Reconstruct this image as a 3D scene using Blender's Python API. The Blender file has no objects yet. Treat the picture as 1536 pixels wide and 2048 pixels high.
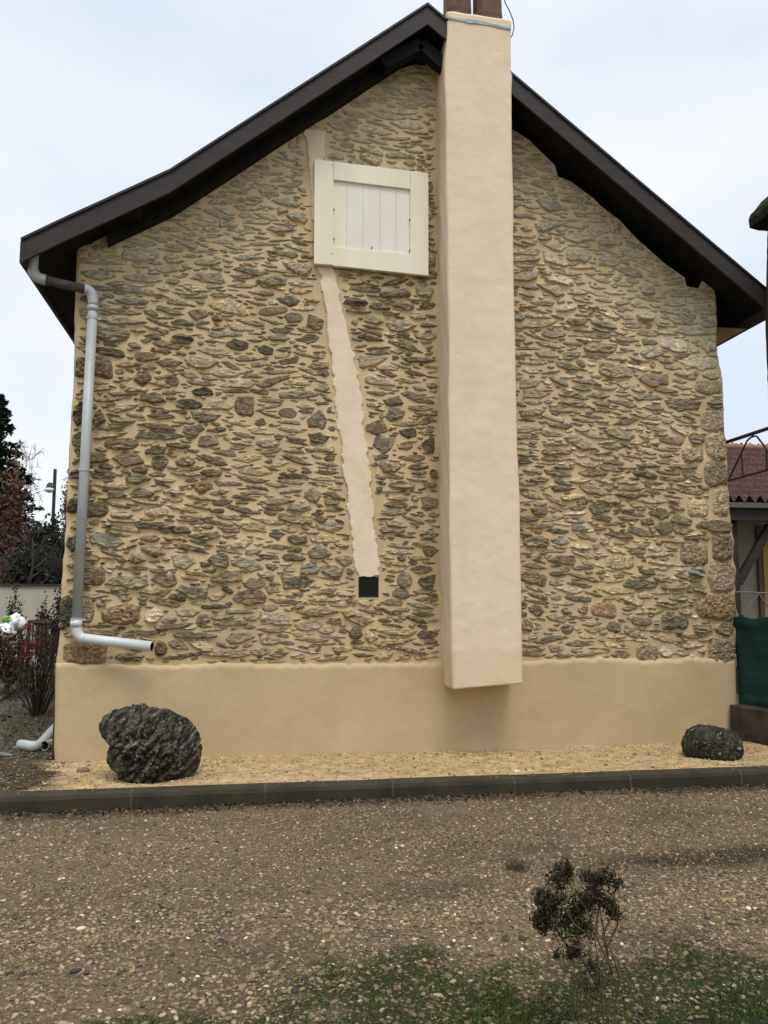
import bpy, math, random
import numpy as np
from mathutils import Vector, Matrix, noise as mnoise

# ------------------------------------------------------------------ camera, sky, sun
SC = bpy.context.scene
COL = SC.collection
F_PX, PITCH, YAW = 1657.0, math.radians(6.3), math.radians(9.2)
CAM = Vector((0.0, -8.4, 1.48))
cd = bpy.data.cameras.new('camera'); cam = bpy.data.objects.new('camera', cd); COL.objects.link(cam)
cam.location = CAM
cam.rotation_euler = (math.radians(90) + PITCH, 0, -YAW)
cd.sensor_fit = 'VERTICAL'; cd.sensor_height = 24.0; cd.lens = 24.0 * F_PX / 2048.0
cd.clip_start = 0.05; cd.clip_end = 2000
SC.camera = cam

SUN_EL, SUN_ROT = math.radians(62), math.radians(172)
w = bpy.data.worlds.new('World'); SC.world = w; w.use_nodes = True
nt = w.node_tree; nt.nodes.clear(); N = nt.nodes.new; L = nt.links.new
out = N('ShaderNodeOutputWorld'); bg = N('ShaderNodeBackground'); bg.inputs['Strength'].default_value = 1.0
sky = N('ShaderNodeTexSky'); sky.sky_type = 'NISHITA'; sky.sun_disc = False
sky.sun_elevation = SUN_EL; sky.sun_rotation = SUN_ROT
sk = N('ShaderNodeVectorMath'); sk.operation = 'SCALE'; sk.inputs['Scale'].default_value = 0.10
L(sky.outputs[0], sk.inputs[0])
tc = N('ShaderNodeTexCoord'); mp = N('ShaderNodeMapping'); mp.inputs['Scale'].default_value = (1.0, 1.0, 2.2)
L(tc.outputs['Generated'], mp.inputs[0])
nz = N('ShaderNodeTexNoise'); nz.inputs['Scale'].default_value = 2.6; nz.inputs['Detail'].default_value = 4; nz.inputs['Roughness'].default_value = .45
L(mp.outputs[0], nz.inputs['Vector'])
cr = N('ShaderNodeValToRGB'); L(nz.outputs[0], cr.inputs[0])
cr.color_ramp.elements[0].position = .34; cr.color_ramp.elements[0].color = (.66, .73, .82, 1)
cr.color_ramp.elements[1].position = .62; cr.color_ramp.elements[1].color = (.85, .87, .885, 1)
sep = N('ShaderNodeSeparateXYZ'); L(tc.outputs['Generated'], sep.inputs[0])
mr = N('ShaderNodeMapRange'); L(sep.outputs['Z'], mr.inputs[0])      # overcast sky is brighter towards the zenith
mr.inputs[1].default_value = .62; mr.inputs[2].default_value = 1.0; mr.inputs[3].default_value = 0.95; mr.inputs[4].default_value = 3.0
cl = N('ShaderNodeVectorMath'); cl.operation = 'SCALE'; L(cr.outputs[0], cl.inputs[0]); L(mr.outputs[0], cl.inputs['Scale'])
mx = N('ShaderNodeMixRGB'); mx.inputs[0].default_value = .90
L(sk.outputs[0], mx.inputs[1]); L(cl.outputs[0], mx.inputs[2]); L(mx.outputs[0], bg.inputs[0]); L(bg.outputs[0], out.inputs[0])

sd = bpy.data.lights.new('sun', 'SUN'); sd.energy = 1.3; sd.angle = math.radians(22); sd.color = (1, .95, .87)
sun = bpy.data.objects.new('sun', sd); COL.objects.link(sun)
sun.rotation_euler = (math.radians(90) - SUN_EL, 0, math.radians(8))
SC.view_settings.view_transform = 'Standard'; SC.view_settings.look = 'None'
SC.view_settings.exposure = 0.36; SC.view_settings.gamma = 1.0
SC.cycles.max_bounces = 6

# ------------------------------------------------------------------ helpers
Fw = Vector((math.sin(YAW)*math.cos(PITCH), math.cos(YAW)*math.cos(PITCH), math.sin(PITCH)))
Rt = Vector((math.cos(YAW), -math.sin(YAW), 0)); Up = Rt.cross(Fw)
def ray(x, y): return Fw + Rt*((x-768)/F_PX) + Up*((1024-y)/F_PX)
def oy(x, y, Y): d = ray(x, y); return CAM + d*((Y-CAM.y)/d.y)     # point seen at a pixel of the photo, on a plane of the place
def oz(x, y, Z): d = ray(x, y); return CAM + d*((Z-CAM.z)/d.z)
def ox(x, y, X): d = ray(x, y); return CAM + d*((X-CAM.x)/d.x)
GZ = -0.105      # level of the gravel yard
rnd = random.Random(7)
rs = np.random.RandomState(11)

def tag(o, label=None, cat=None, group=None, kind=None):
    if label: o['label'] = label
    if cat: o['category'] = cat
    if group: o['group'] = group
    if kind: o['kind'] = kind
    return o
def empty(name, loc=(0, 0, 0), parent=None):
    o = bpy.data.objects.new(name, None); COL.objects.link(o); o.location = loc; o.empty_display_size = .2
    if parent: o.parent = parent
    return o
def place(o, parent):
    COL.objects.link(o)
    if parent is not None:
        o.parent = parent
        if any(abs(c) > 1e-9 for c in wloc(parent)): o.location = -wloc(parent)
def wloc(o):
    v = Vector((0, 0, 0))
    while o is not None: v += o.location; o = o.parent
    return v

class MB:
    def __init__(s): s.v = []; s.f = []; s.m = []
    def add(s, vs, fs, mi=0):
        b = len(s.v); s.v += [tuple(p) for p in vs]
        s.f += [tuple(i+b for i in f) for f in fs]; s.m += [mi]*len(fs); return s
    def box(s, lo, hi, mi=0):
        x0, y0, z0 = lo; x1, y1, z1 = hi
        vs = [(x0,y0,z0),(x1,y0,z0),(x1,y1,z0),(x0,y1,z0),(x0,y0,z1),(x1,y0,z1),(x1,y1,z1),(x0,y1,z1)]
        return s.add(vs, [(0,3,2,1),(4,5,6,7),(0,1,5,4),(1,2,6,5),(2,3,7,6),(3,0,4,7)], mi)
    def beam(s, a, b, wd, ht, up=Vector((0,0,1)), mi=0):
        a = Vector(a); b = Vector(b); d = (b-a).normalized(); sd_ = d.cross(up).normalized(); u = sd_.cross(d)
        vs = [p + sd_*(sx*wd/2) + u*(sz*ht/2) for p in (a, b) for sx, sz in ((-1,-1),(1,-1),(1,1),(-1,1))]
        return s.add(vs, [(0,1,2,3),(7,6,5,4),(0,4,5,1),(1,5,6,2),(2,6,7,3),(3,7,4,0)], mi)
    def tube(s, pts, r, n=8, cap=True, mi=0):
        pts = [Vector(p) for p in pts]; k = len(pts)
        rr = r if isinstance(r, (list, tuple)) else [r]*k
        vs = []; prev = None
        for i, p in enumerate(pts):
            d = (pts[min(i+1, k-1)] - pts[max(i-1, 0)]).normalized()
            if prev is None:
                a = d.cross(Vector((0,0,1)));
                if a.length < .1: a = d.cross(Vector((1,0,0)))
            else: a = prev - d*prev.dot(d)
            a.normalize(); prev = a; b = d.cross(a)
            vs += [p + (a*math.cos(2*math.pi*j/n) + b*math.sin(2*math.pi*j/n))*rr[i] for j in range(n)]
        fs = [(i*n+j, i*n+(j+1) % n, (i+1)*n+(j+1) % n, (i+1)*n+j) for i in range(k-1) for j in range(n)]
        if cap: fs += [tuple(range(n-1, -1, -1)), tuple((k-1)*n+j for j in range(n))]
        return s.add(vs, fs, mi)
    def poly(s, pts, depth, mi=0):      # pts: outline of 3D points on a plane of equal y; extruded in y by depth
        n = len(pts); P = [Vector(p) for p in pts]; Q = [p + Vector((0, depth, 0)) for p in P]
        return s.add(P+Q, [tuple(range(n)), tuple(range(2*n-1, n-1, -1))] + [(i, i+n, (i+1) % n+n, (i+1) % n) for i in range(n)], mi)
    def build(s, name, mats, parent=None, smooth=False, bevel=0):
        me = bpy.data.meshes.new(name); me.from_pydata(s.v, [], s.f)
        for m in (mats if isinstance(mats, (list, tuple)) else [mats]): me.materials.append(m)
        me.polygons.foreach_set('material_index', s.m)
        if smooth: me.polygons.foreach_set('use_smooth', [True]*len(s.f))
        me.update()
        o = bpy.data.objects.new(name, me); place(o, parent)
        if bevel:
            b = o.modifiers.new('bevel', 'BEVEL'); b.width = bevel; b.segments = 2; b.limit_method = 'ANGLE'
        return o
def fastmesh(name, V, Fq, mats, parent=None, col=None, smooth=True, colname='col'):
    me = bpy.data.meshes.new(name); V = np.ascontiguousarray(V, dtype=np.float32); Fq = np.ascontiguousarray(Fq, dtype=np.int32)
    k = Fq.shape[1]
    me.vertices.add(len(V)); me.vertices.foreach_set('co', V.ravel())
    me.loops.add(Fq.size); me.loops.foreach_set('vertex_index', Fq.ravel())
    me.polygons.add(len(Fq)); me.polygons.foreach_set('loop_start', np.arange(0, Fq.size, k, dtype=np.int32))
    try: me.polygons.foreach_set('loop_total', np.full(len(Fq), k, dtype=np.int32))
    except Exception: pass
    if smooth: me.polygons.foreach_set('use_smooth', np.ones(len(Fq), dtype=bool))
    for m in (mats if isinstance(mats, (list, tuple)) else [mats]): me.materials.append(m)
    if col is not None:
        a = me.attributes.new(colname, 'FLOAT_COLOR', 'POINT'); a.data.foreach_set('color', np.ascontiguousarray(col, dtype=np.float32).ravel())
    me.update(calc_edges=True); me.validate()
    o = bpy.data.objects.new(name, me); place(o, parent); return o

_T = {}
def vn(x, y, seed=0):                   # smooth value noise, -1..1
    if seed not in _T: _T[seed] = np.random.RandomState(seed).rand(256, 256)*2-1
    T = _T[seed]
    xi = np.floor(x).astype(int); yi = np.floor(y).astype(int); fx = x-xi; fy = y-yi
    fx = fx*fx*(3-2*fx); fy = fy*fy*(3-2*fy); a = xi & 255; b = yi & 255; a1 = (a+1) & 255; b1 = (b+1) & 255
    return (T[a, b]*(1-fx)+T[a1, b]*fx)*(1-fy)+(T[a, b1]*(1-fx)+T[a1, b1]*fx)*fy
def fbm(x, y, seed=0, o=4, g=.5):
    r = 0; A = 1; t = 0
    for i in range(o): r = r + A*vn(x*2**i+i*17.3, y*2**i+i*9.1, seed+i); t += A; A *= g
    return r/t

# ------------------------------------------------------------------ materials
def mat(name, c1, c2=None, scale=5, rough=.8, bump=0, bscale=40, stretch=(1,1,1), spec=.3, detail=6, attr=False, metal=0,
        spots=None, lo=.35, hi=.65, bdist=.01, rot=0):
    m = bpy.data.materials.new(name); m.use_nodes = True; t = m.node_tree; p = t.nodes['Principled BSDF']; n = t.nodes.new; l = t.links.new
    p.inputs['Roughness'].default_value = rough; p.inputs['Specular IOR Level'].default_value = spec; p.inputs['Metallic'].default_value = metal
    tc = n('ShaderNodeTexCoord'); mp = n('ShaderNodeMapping'); mp.inputs['Scale'].default_value = stretch; mp.inputs['Rotation'].default_value = (0, rot, 0); mp.vector_type = 'TEXTURE' if rot else 'POINT'
    if rot: mp.inputs['Scale'].default_value = tuple(1/q for q in stretch)
    l(tc.outputs['Object'], mp.inputs[0])
    c2 = c2 or tuple(c*.8 for c in c1)
    ns = n('ShaderNodeTexNoise'); ns.inputs['Scale'].default_value = scale; ns.inputs['Detail'].default_value = detail; ns.inputs['Roughness'].default_value = .6
    l(mp.outputs[0], ns.inputs['Vector'])
    r = n('ShaderNodeValToRGB'); l(ns.outputs[0], r.inputs[0])
    r.color_ramp.elements[0].position = lo; r.color_ramp.elements[1].position = hi
    r.color_ramp.elements[0].color = (*c2, 1); r.color_ramp.elements[1].color = (*c1, 1)
    colout = r.outputs[0]
    if attr:
        a = n('ShaderNodeAttribute'); a.attribute_name = 'col'
        x = n('ShaderNodeMixRGB'); x.blend_type = 'MULTIPLY'; x.inputs[0].default_value = 1
        l(a.outputs['Color'], x.inputs[1]); l(colout, x.inputs[2]); colout = x.outputs[0]
    if spots:
        sc_, col_, th = spots
        s2 = n('ShaderNodeTexNoise'); s2.inputs['Scale'].default_value = sc_; s2.inputs['Detail'].default_value = 5; l(mp.outputs[0], s2.inputs['Vector'])
        r2 = n('ShaderNodeValToRGB'); r2.color_ramp.elements[0].position = th; r2.color_ramp.elements[1].position = th+.05
        l(s2.outputs[0], r2.inputs[0])
        x = n('ShaderNodeMixRGB'); l(r2.outputs[0], x.inputs[0]); l(colout, x.inputs[1]); x.inputs[2].default_value = (*col_, 1); colout = x.outputs[0]
    l(colout, p.inputs['Base Color'])
    if bump:
        b = n('ShaderNodeBump'); b.inputs['Strength'].default_value = bump; b.inputs['Distance'].default_value = bdist
        nb = n('ShaderNodeTexNoise'); nb.inputs['Scale'].default_value = bscale; nb.inputs['Detail'].default_value = 6; nb.inputs['Roughness'].default_value = .65
        l(mp.outputs[0], nb.inputs['Vector']); l(nb.outputs[0], b.inputs['Height']); l(b.outputs[0], p.inputs['Normal'])
    return m

M = {}
# wall: vertex colour (rgb = stone or mortar colour, alpha = stone amount)
def wall_material():
    m = bpy.data.materials.new('rubble_masonry'); m.use_nodes = True; t = m.node_tree; p = t.nodes['Principled BSDF']; n = t.nodes.new; l = t.links.new
    p.inputs['Roughness'].default_value = .85; p.inputs['Specular IOR Level'].default_value = .2
    a = n('ShaderNodeAttribute'); a.attribute_name = 'col'; tc = n('ShaderNodeTexCoord')
    def ns(sc_, st, dt=5, rg=.6):
        mp = n('ShaderNodeMapping'); mp.inputs['Scale'].default_value = st; l(tc.outputs['Object'], mp.inputs[0])
        x = n('ShaderNodeTexNoise'); x.inputs['Scale'].default_value = sc_; x.inputs['Detail'].default_value = dt; x.inputs['Roughness'].default_value = rg
        l(mp.outputs[0], x.inputs['Vector']); return x.outputs[0]
    streak = ns(22, (1, 1, 4.5)); grain = ns(120, (1, 1, 1), 3); blot = ns(1.7, (1, 1, 1), 4)
    def ramp(src, a0, a1, v0, v1):
        r = n('ShaderNodeMapRange'); l(src, r.inputs[0]); r.inputs[1].default_value = a0; r.inputs[2].default_value = a1
        r.inputs[3].default_value = v0; r.inputs[4].default_value = v1; return r.outputs[0]
    st = ramp(streak, .3, .7, .35, 1.75); mo = ramp(grain, .3, .7, .80, 1.14); bl = ramp(blot, .3, .7, .86, 1.12)
    mixv = n('ShaderNodeMix'); mixv.data_type = 'FLOAT'; l(a.outputs['Alpha'], mixv.inputs[0]); l(mo, mixv.inputs[2]); l(st, mixv.inputs[3])
    mu = n('ShaderNodeMath'); mu.operation = 'MULTIPLY'; l(mixv.outputs[0], mu.inputs[0]); l(bl, mu.inputs[1])
    sc_ = n('ShaderNodeVectorMath'); sc_.operation = 'SCALE'; l(a.outputs['Color'], sc_.inputs[0]); l(mu.outputs[0], sc_.inputs['Scale'])
    l(sc_.outputs[0], p.inputs['Base Color'])
    h1 = n('ShaderNodeMath'); h1.operation = 'MULTIPLY'; l(streak, h1.inputs[0]); l(a.outputs['Alpha'], h1.inputs[1])
    h2 = n('ShaderNodeMath'); h2.operation = 'MULTIPLY_ADD'; l(grain, h2.inputs[0]); h2.inputs[1].default_value = .16; l(h1.outputs[0], h2.inputs[2])
    b = n('ShaderNodeBump'); b.inputs['Strength'].default_value = .8; b.inputs['Distance'].default_value = .05; l(h2.outputs[0], b.inputs['Height']); l(b.outputs[0], p.inputs['Normal'])
    return m
M['wall'] = wall_material()
MORTAR = np.array([.555, .430, .245])
M['render'] = mat('sand_render', (.66, .53, .34), (.58, .46, .28), scale=1.3, rough=.9, bump=.35, bscale=45, spec=.1, bdist=.006, detail=4)
M['plinth'] = mat('plinth_render', (.50, .385, .235), (.44, .335, .195), scale=1.6, rough=.92, bump=.45, bscale=35, spec=.1, bdist=.006, detail=5)
M['chimney'] = mat('chimney_render', (.71, .585, .43), (.665, .54, .385), scale=2.2, rough=.92, bump=.5, bscale=60, spec=.1, bdist=.008, detail=9, attr=True)
M['strip'] = mat('strip_render', (.74, .62, .465), (.66, .54, .38), scale=4, rough=.9, bump=.7, bscale=30, spec=.1, bdist=.006)
M['seam'] = mat('grey_blue_mortar', (.36, .42, .45), (.24, .29, .31), scale=14, rough=.9, bump=.3)
M['darkwood'] = mat('dark_brown_board', (.036, .029, .028), (.025, .020, .019), scale=3, stretch=(1, 1, 6), rough=.62, bump=.15, bscale=30, spec=.25)
M['soffit'] = mat('soffit_board', (.009, .008, .008), (.006, .005, .005), scale=4, rough=.7, spec=.2)
M['roofblack'] = mat('roof_edge', (.018, .018, .02), rough=.5, spec=.3)
M['slate'] = mat('roof_slate', (.06, .06, .07), (.035, .035, .04), scale=9, rough=.6, bump=.3)
M['pale_board'] = mat('pale_soffit', (.40, .33, .24), rough=.8)
M['white'] = mat('white_paint', (.78, .735, .61), (.70, .635, .48), scale=1.8, rough=.55, bump=.15, bscale=20, stretch=(1, 1, .2), detail=3)
M['white2'] = mat('white_primer', (.76, .73, .655), (.70, .665, .58), scale=3, rough=.6, stretch=(1, 1, .3), detail=3)
M['gap'] = mat('dark_gap', (.02, .018, .015))
M['pvc'] = mat('grey_pvc', (.40, .42, .42), (.34, .36, .35), scale=6, rough=.42, spec=.45, detail=3)
M['pvcdark'] = mat('dirty_pvc', (.075, .072, .066), (.045, .044, .04), scale=25, rough=.7, bump=.2)
M['pvcnew'] = mat('clean_pvc', (.56, .58, .58), (.52, .54, .54), scale=6, rough=.4, spec=.45)
M['iron'] = mat('black_iron', (.02, .02, .022), rough=.5, spec=.4)
M['pot'] = mat('flue_terracotta', (.155, .085, .055), (.075, .055, .042), scale=9, rough=.85, bump=.4, bscale=30, stretch=(2, 2, .5))
M['rock'] = mat('dark_schist', (.23, .195, .13), (.014, .013, .010), scale=9, rough=.7, bump=1.0, bscale=26, spec=.25, bdist=.035, spots=(30, (.36, .32, .23), .62), lo=.46, hi=.72, stretch=(.8, 1.1, 3.6), rot=-.85)
M['rock2'] = mat('black_mossy_rock', (.055, .050, .034), (.008, .008, .006), scale=14, rough=.75, bump=.9, bscale=26, spec=.2, bdist=.02, spots=(26, (.20, .20, .15), .62))
M['kerb'] = mat('damp_concrete_kerb', (.042, .034, .019), (.022, .018, .011), scale=4, rough=.85, bump=.35, bscale=60, detail=7)
M['kerbjoint'] = mat('kerb_mortar', (.075, .068, .05), (.04, .036, .026), scale=22, rough=.9)
M['sand'] = mat('yellow_sand', (.50, .365, .19), (.30, .215, .115), scale=9, rough=.95, bump=.8, bscale=70, spec=.1, detail=9, bdist=.012, attr=True)
M['soil'] = mat('dark_soil', (.085, .062, .042), (.035, .028, .02), scale=9, rough=.95, bump=.9, bscale=40, detail=9, spots=(3, (.055, .065, .022), .56))
M['gravel'] = mat('gravel_bed', (1.0, 1.0, 1.0), (.50, .50, .50), scale=45, rough=.95, bump=1.0, bscale=70, detail=9, attr=True, bdist=.02, spec=.15)
M['stone_attr'] = mat('pebbles', (1.12, 1.12, 1.12), (.72, .72, .72), scale=60, rough=.75, attr=True, spec=.25)
M['leafattr'] = mat('leaves', (1.1, 1.1, 1.1), (.7, .7, .7), scale=8, rough=.7, attr=True, spec=.2)
M['bark'] = mat('bark', (.06, .05, .042), (.03, .025, .022), scale=15, rough=.9, bump=.4)
M['birchbark'] = mat('pale_bark', (.20, .18, .165), (.10, .09, .085), scale=12, rough=.9)
M['palewall'] = mat('cream_wall', (.46, .43, .36), (.40, .37, .31), scale=1.5, rough=.9)
M['coping'] = mat('dark_coping', (.04, .038, .034), rough=.8)
M['tarp'] = mat('green_tarp', (.004, .040, .030), (.003, .028, .022), scale=3, rough=.6, bump=.3, bscale=60, spec=.25)
M['lowwall'] = mat('dark_wet_concrete', (.075, .058, .040), (.028, .023, .018), scale=5, rough=.75, bump=.6, bscale=28, detail=8, spots=(60, (.16, .15, .12), .68))
M['tile'] = mat('clay_tiles', (.080, .028, .020), (.034, .014, .012), scale=7, rough=.7, spec=.25, detail=7)
M['tile_ridge'] = mat('ridge_tile', (.26, .12, .085), rough=.7)
M['greywall'] = mat('grey_cream_wall', (.30, .275, .22), (.25, .23, .185), scale=2, rough=.9)
M['ochre'] = mat('ochre_panel', (.42, .27, .11), (.34, .22, .09), scale=4, rough=.7)
M['timber'] = mat('old_timber', (.035, .028, .022), (.018, .014, .012), scale=6, rough=.8, stretch=(1, 1, 5))
M['redbrick'] = mat('dark_red_brick', (.050, .028, .026), (.022, .014, .014), scale=12, rough=.85, bump=.6, bscale=25)
M['moss'] = mat('mossy_slab', (.030, .032, .018), (.010, .011, .007), scale=10, rough=.9, bump=.8, bscale=25, spots=(16, (.06, .065, .045), .62), spec=.05)
M['plastic'] = mat('white_plastic', (.75, .77, .78), rough=.35, spec=.5, bump=.4, bscale=12)
M['benchwood'] = mat('bench_wood', (.11, .06, .042), (.07, .04, .03), rough=.7)

# ------------------------------------------------------------------ the stone house
house = empty('stone_house', (1.7, 0, 0))
tag(house, 'stone gable house of ochre pointed rubble with a beige rendered chimney and dark roof edges', 'house')

def edge_fn(pts, Y=0):
    P = [oy(x, y, Y) for x, y in pts]; zs = np.array([p.z for p in P]); xs = np.array([p.x for p in P]); o = np.argsort(zs)
    return lambda z: np.interp(z, zs[o], xs[o])
xL = edge_fn([(152,495),(150,560),(147,640),(146,750),(139,850),(133,960),(127,1080),(119,1200),(117,1255),(112,1310),(108,1340)])
xR = edge_fn([(1436,590),(1437,690),(1440,730),(1446,765),(1449,800),(1452,850),(1457,920),(1459,940),(1464,1010),(1469,1060),(1471,1110),(1473,1150),(1477,1220),(1475,1255),(1474,1330)])
topP = [oy(x, y, 0) for x, y in [(140,492),(153,493),(184,488),(187,477),(210,470),(214,461),(250,456),(270,466),(276,461),(330,436),(390,400),(450,366),(520,318),(560,292),(600,262),(650,236),(740,176),(800,137),(822,131),(848,124),(880,150),(1000,240),(1025,258),(1060,280),(1110,330),(1116,352),(1142,362),(1190,398),(1200,410),(1240,440),(1275,478),(1300,500),(1330,526),(1370,554),(1374,572),(1396,576),(1404,560),(1430,575),(1437,592),(1450,600)]]
tX = np.array([p.x for p in topP]); tZ = np.array([p.z for p in topP])
def pl(x, y): p = oy(x, y, 0); return p.x, p.z

RES = .0065
ZB = .80; ZT = float(tZ.max())+.02
nz_ = int((ZT-ZB)/RES); nx_ = int(7.12/RES)
zz = np.linspace(ZB, ZT, nz_)
lx = xL(zz) + .006*vn(zz*9, zz*0, 3); rx = xR(zz) + .016*vn(zz*6, zz*0, 4) + .006*vn(zz*23, zz*0, 8)
# big corner stones bulge out of the right edge
U = np.linspace(0, 1, nx_)
X = lx[:, None] + U[None, :]*(rx-lx)[:, None]; Z = np.repeat(zz[:, None], nx_, 1)
H = .010*fbm(X*1.1, Z*1.1, 21, 3) + .0055*fbm(X*5, Z*6, 31, 4)           # mortar undulation
Ccol = np.ones((nz_, nx_, 4), np.float32)
mv = 1 + .14*fbm(X*.9, Z*.9, 41, 3) + .10*fbm(X*6, Z*6, 45, 3) - .10*np.clip((2.6-Z)/1.8, 0, 1)
Ccol[..., :3] = MORTAR*1.06*mv[..., None]
redm = np.clip(fbm(X*1.3+9, Z*1.3, 51, 3), 0, 1)[..., None]
Ccol[..., :3] *= (1 - redm*np.array([.0, .09, .14])); Ccol[..., 3] = 0
# top band: pale limewash plus extra lightness painted in against eave shade; lower contrast
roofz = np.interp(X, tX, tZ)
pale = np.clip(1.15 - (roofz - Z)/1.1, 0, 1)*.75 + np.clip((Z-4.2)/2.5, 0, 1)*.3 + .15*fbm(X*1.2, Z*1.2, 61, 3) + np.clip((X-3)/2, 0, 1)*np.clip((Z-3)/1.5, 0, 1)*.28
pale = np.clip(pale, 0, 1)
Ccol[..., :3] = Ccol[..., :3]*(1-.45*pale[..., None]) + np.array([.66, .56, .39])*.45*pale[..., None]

# patches with no stones: the rendered strip, chimney, plinth, vent, shutter
sl = [(608,262,652,254),(613,300,650,300),(624,420,640,430),(634,530,668,545),(640,545,674,560),(644,600,682,600),(655,660,697,660),(662,720,710,720),(668,780,719,780),(674,840,727,840),(682,900,735,900),(690,960,741,960),(697,1020,747,1020),(703,1080,754,1080),(708,1118,758,1125),(716,1152,757,1152)]
sL = [pl(a, b) for a, b, c, d in sl]; sR = [pl(c, d) for a, b, c, d in sl]
def strip_lr(z):
    a = np.array(sL)[::-1]; b = np.array(sR)[::-1]
    return np.interp(z, a[:, 1], a[:, 0]), np.interp(z, b[:, 1], b[:, 0])
s_l, s_r = strip_lr(Z)
_w = Z + .01*vn(X*30, Z*8, 76); rag = .024*fbm(_w*6, X*0, 71, 4, .7) + .009*np.clip(3*vn(_w*17, X*0, 77), -1, 1); rag2 = .024*fbm(_w*6, X*0, 73, 4, .7) + .009*np.clip(3*vn(_w*16, X*0, 78), -1, 1)
ztop, zbot = pl(630, 262)[1], pl(737, 1151)[1]
strip = (X > s_l+rag) & (X < s_r+rag2) & (Z < ztop) & (Z > zbot+.02*vn(X*14, Z*0, 75))
chx0, chx1 = pl(884, 700)[0]-.01, pl(1030, 700)[0]-.09
blocked = strip | ((X > chx0+.0) & (X < chx1))
vx, vz = pl(737, 1174); vent = (abs(X-vx) < .115) & (abs(Z-vz) < .115); blocked |= vent
shp = [pl(640, 335), pl(845, 538)]
blocked |= (X > shp[0][0]+.08) & (X < shp[1][0]-.05) & (Z < shp[0][1]-.1) & (Z > shp[1][1]+.1)

# occupancy grid, 1 cm
G = .01; gx0, gz0 = -2.1, .7; GW, GH = int(7.8/G), int(7.6/G)
occ = np.zeros((GH, GW), bool)
gX, gZ = np.meshgrid(gx0+np.arange(GW)*G, gz0+np.arange(GH)*G)
gsl, gsr = strip_lr(gZ)
plz = .905
occ |= (gX < xL(gZ)+.03) | (gX > xR(gZ)-.0) | (gZ < plz) | (gZ > np.interp(gX, tX, tZ)-.005)
occ |= (gX > gsl-.01) & (gX < gsr+.01) & (gZ < ztop+.02) & (gZ > zbot-.02)
occ |= (gX > chx0-.03) & (gX < chx1+.0); occ |= (abs(gX-vx) < .125) & (abs(gZ-vz) < .125)
occ0 = occ.copy()
stones = []
def dfun(px, pz, s):
    c, sn = math.cos(s['t']), math.sin(s['t']); dx = px-s['x']; dz = pz-s['z']
    u = (dx*c+dz*sn)/s['a']; v = (-dx*sn+dz*c)/s['b']
    u = u + s['wu']*vn(dx*9+s['q'], dz*9, 5); v = v*(1+s['tp']*u) + s['wv']*vn(dx*11+s['q'], dz*14+3, 6) + .12*vn(dx*30+s['q'], dz*30, 7)
    if 'poly' in s:
        d = None
        for (cx_, sx_, r_) in s['poly']:
            e = (u*cx_+v*sx_)/r_; d = e if d is None else np.maximum(d, e)
        return d, u, v
    p = s['p']; return (np.abs(u)**p + np.abs(v)**p)**(1/p), u, v
def try_place(x, z, a, b, t, force=False, gap=.013, **kw):
    s = dict(x=x, z=z, a=a, b=b, t=t, q=rnd.random()*200, p=rnd.choice([1.5, 1.8, 2.2, 3.0]), wu=.2, wv=.3, tp=rnd.uniform(-.45, .45)); s.update(kw)
    if kw.get('p') == 3.2: s.update(p=3.6, wu=.09, wv=.13)
    elif rnd.random() < .82:
        k_ = rnd.randint(5, 8); o_ = rnd.random()*6.283; s['poly'] = [(math.cos(q), math.sin(q), rnd.uniform(.78, 1.02)) for q in [o_+(i+rnd.uniform(-.32, .32))*6.283/k_ for i in range(k_)]]; s['wu'] = .13; s['wv'] = .22
    R_ = a+gap+.02; i0 = max(0, int((x-R_-gx0)/G)); i1 = min(GW, int((x+R_-gx0)/G)+2); j0 = max(0, int((z-R_*.6-b-gz0)/G)); j1 = min(GH, int((z+R_*.6+b-gz0)/G)+2)
    if i1 <= i0 or j1 <= j0: return False
    bx = gX[j0:j1, i0:i1]; bz = gZ[j0:j1, i0:i1]
    s2 = dict(s); s2['a'] = a+gap; s2['b'] = b+gap*.62
    d, _, _ = dfun(bx, bz, s2); m = d < 1
    if not force and (occ[j0:j1, i0:i1] & m).any(): return False
    d, _, _ = dfun(bx, bz, s); occ[j0:j1, i0:i1] |= d < 1
    stones.append(s); return True
PX = 1/197.0
TONE = dict(dk=(.095, .086, .062), vd=(.050, .048, .038), ol=(.125, .115, .085), br=(.150, .118, .085), rd=(.155, .115, .085), gr=(.20, .19, .15), pl=(.38, .34, .265),
            lg=(.28, .25, .195), bl=(.15, .155, .14), gn=(.19, .158, .115), gl=(.27, .235, .17), gd=(.12, .105, .082), gb=(.17, .125, .08), tn=(.28, .235, .155), t2=(.235, .20, .135))
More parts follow.
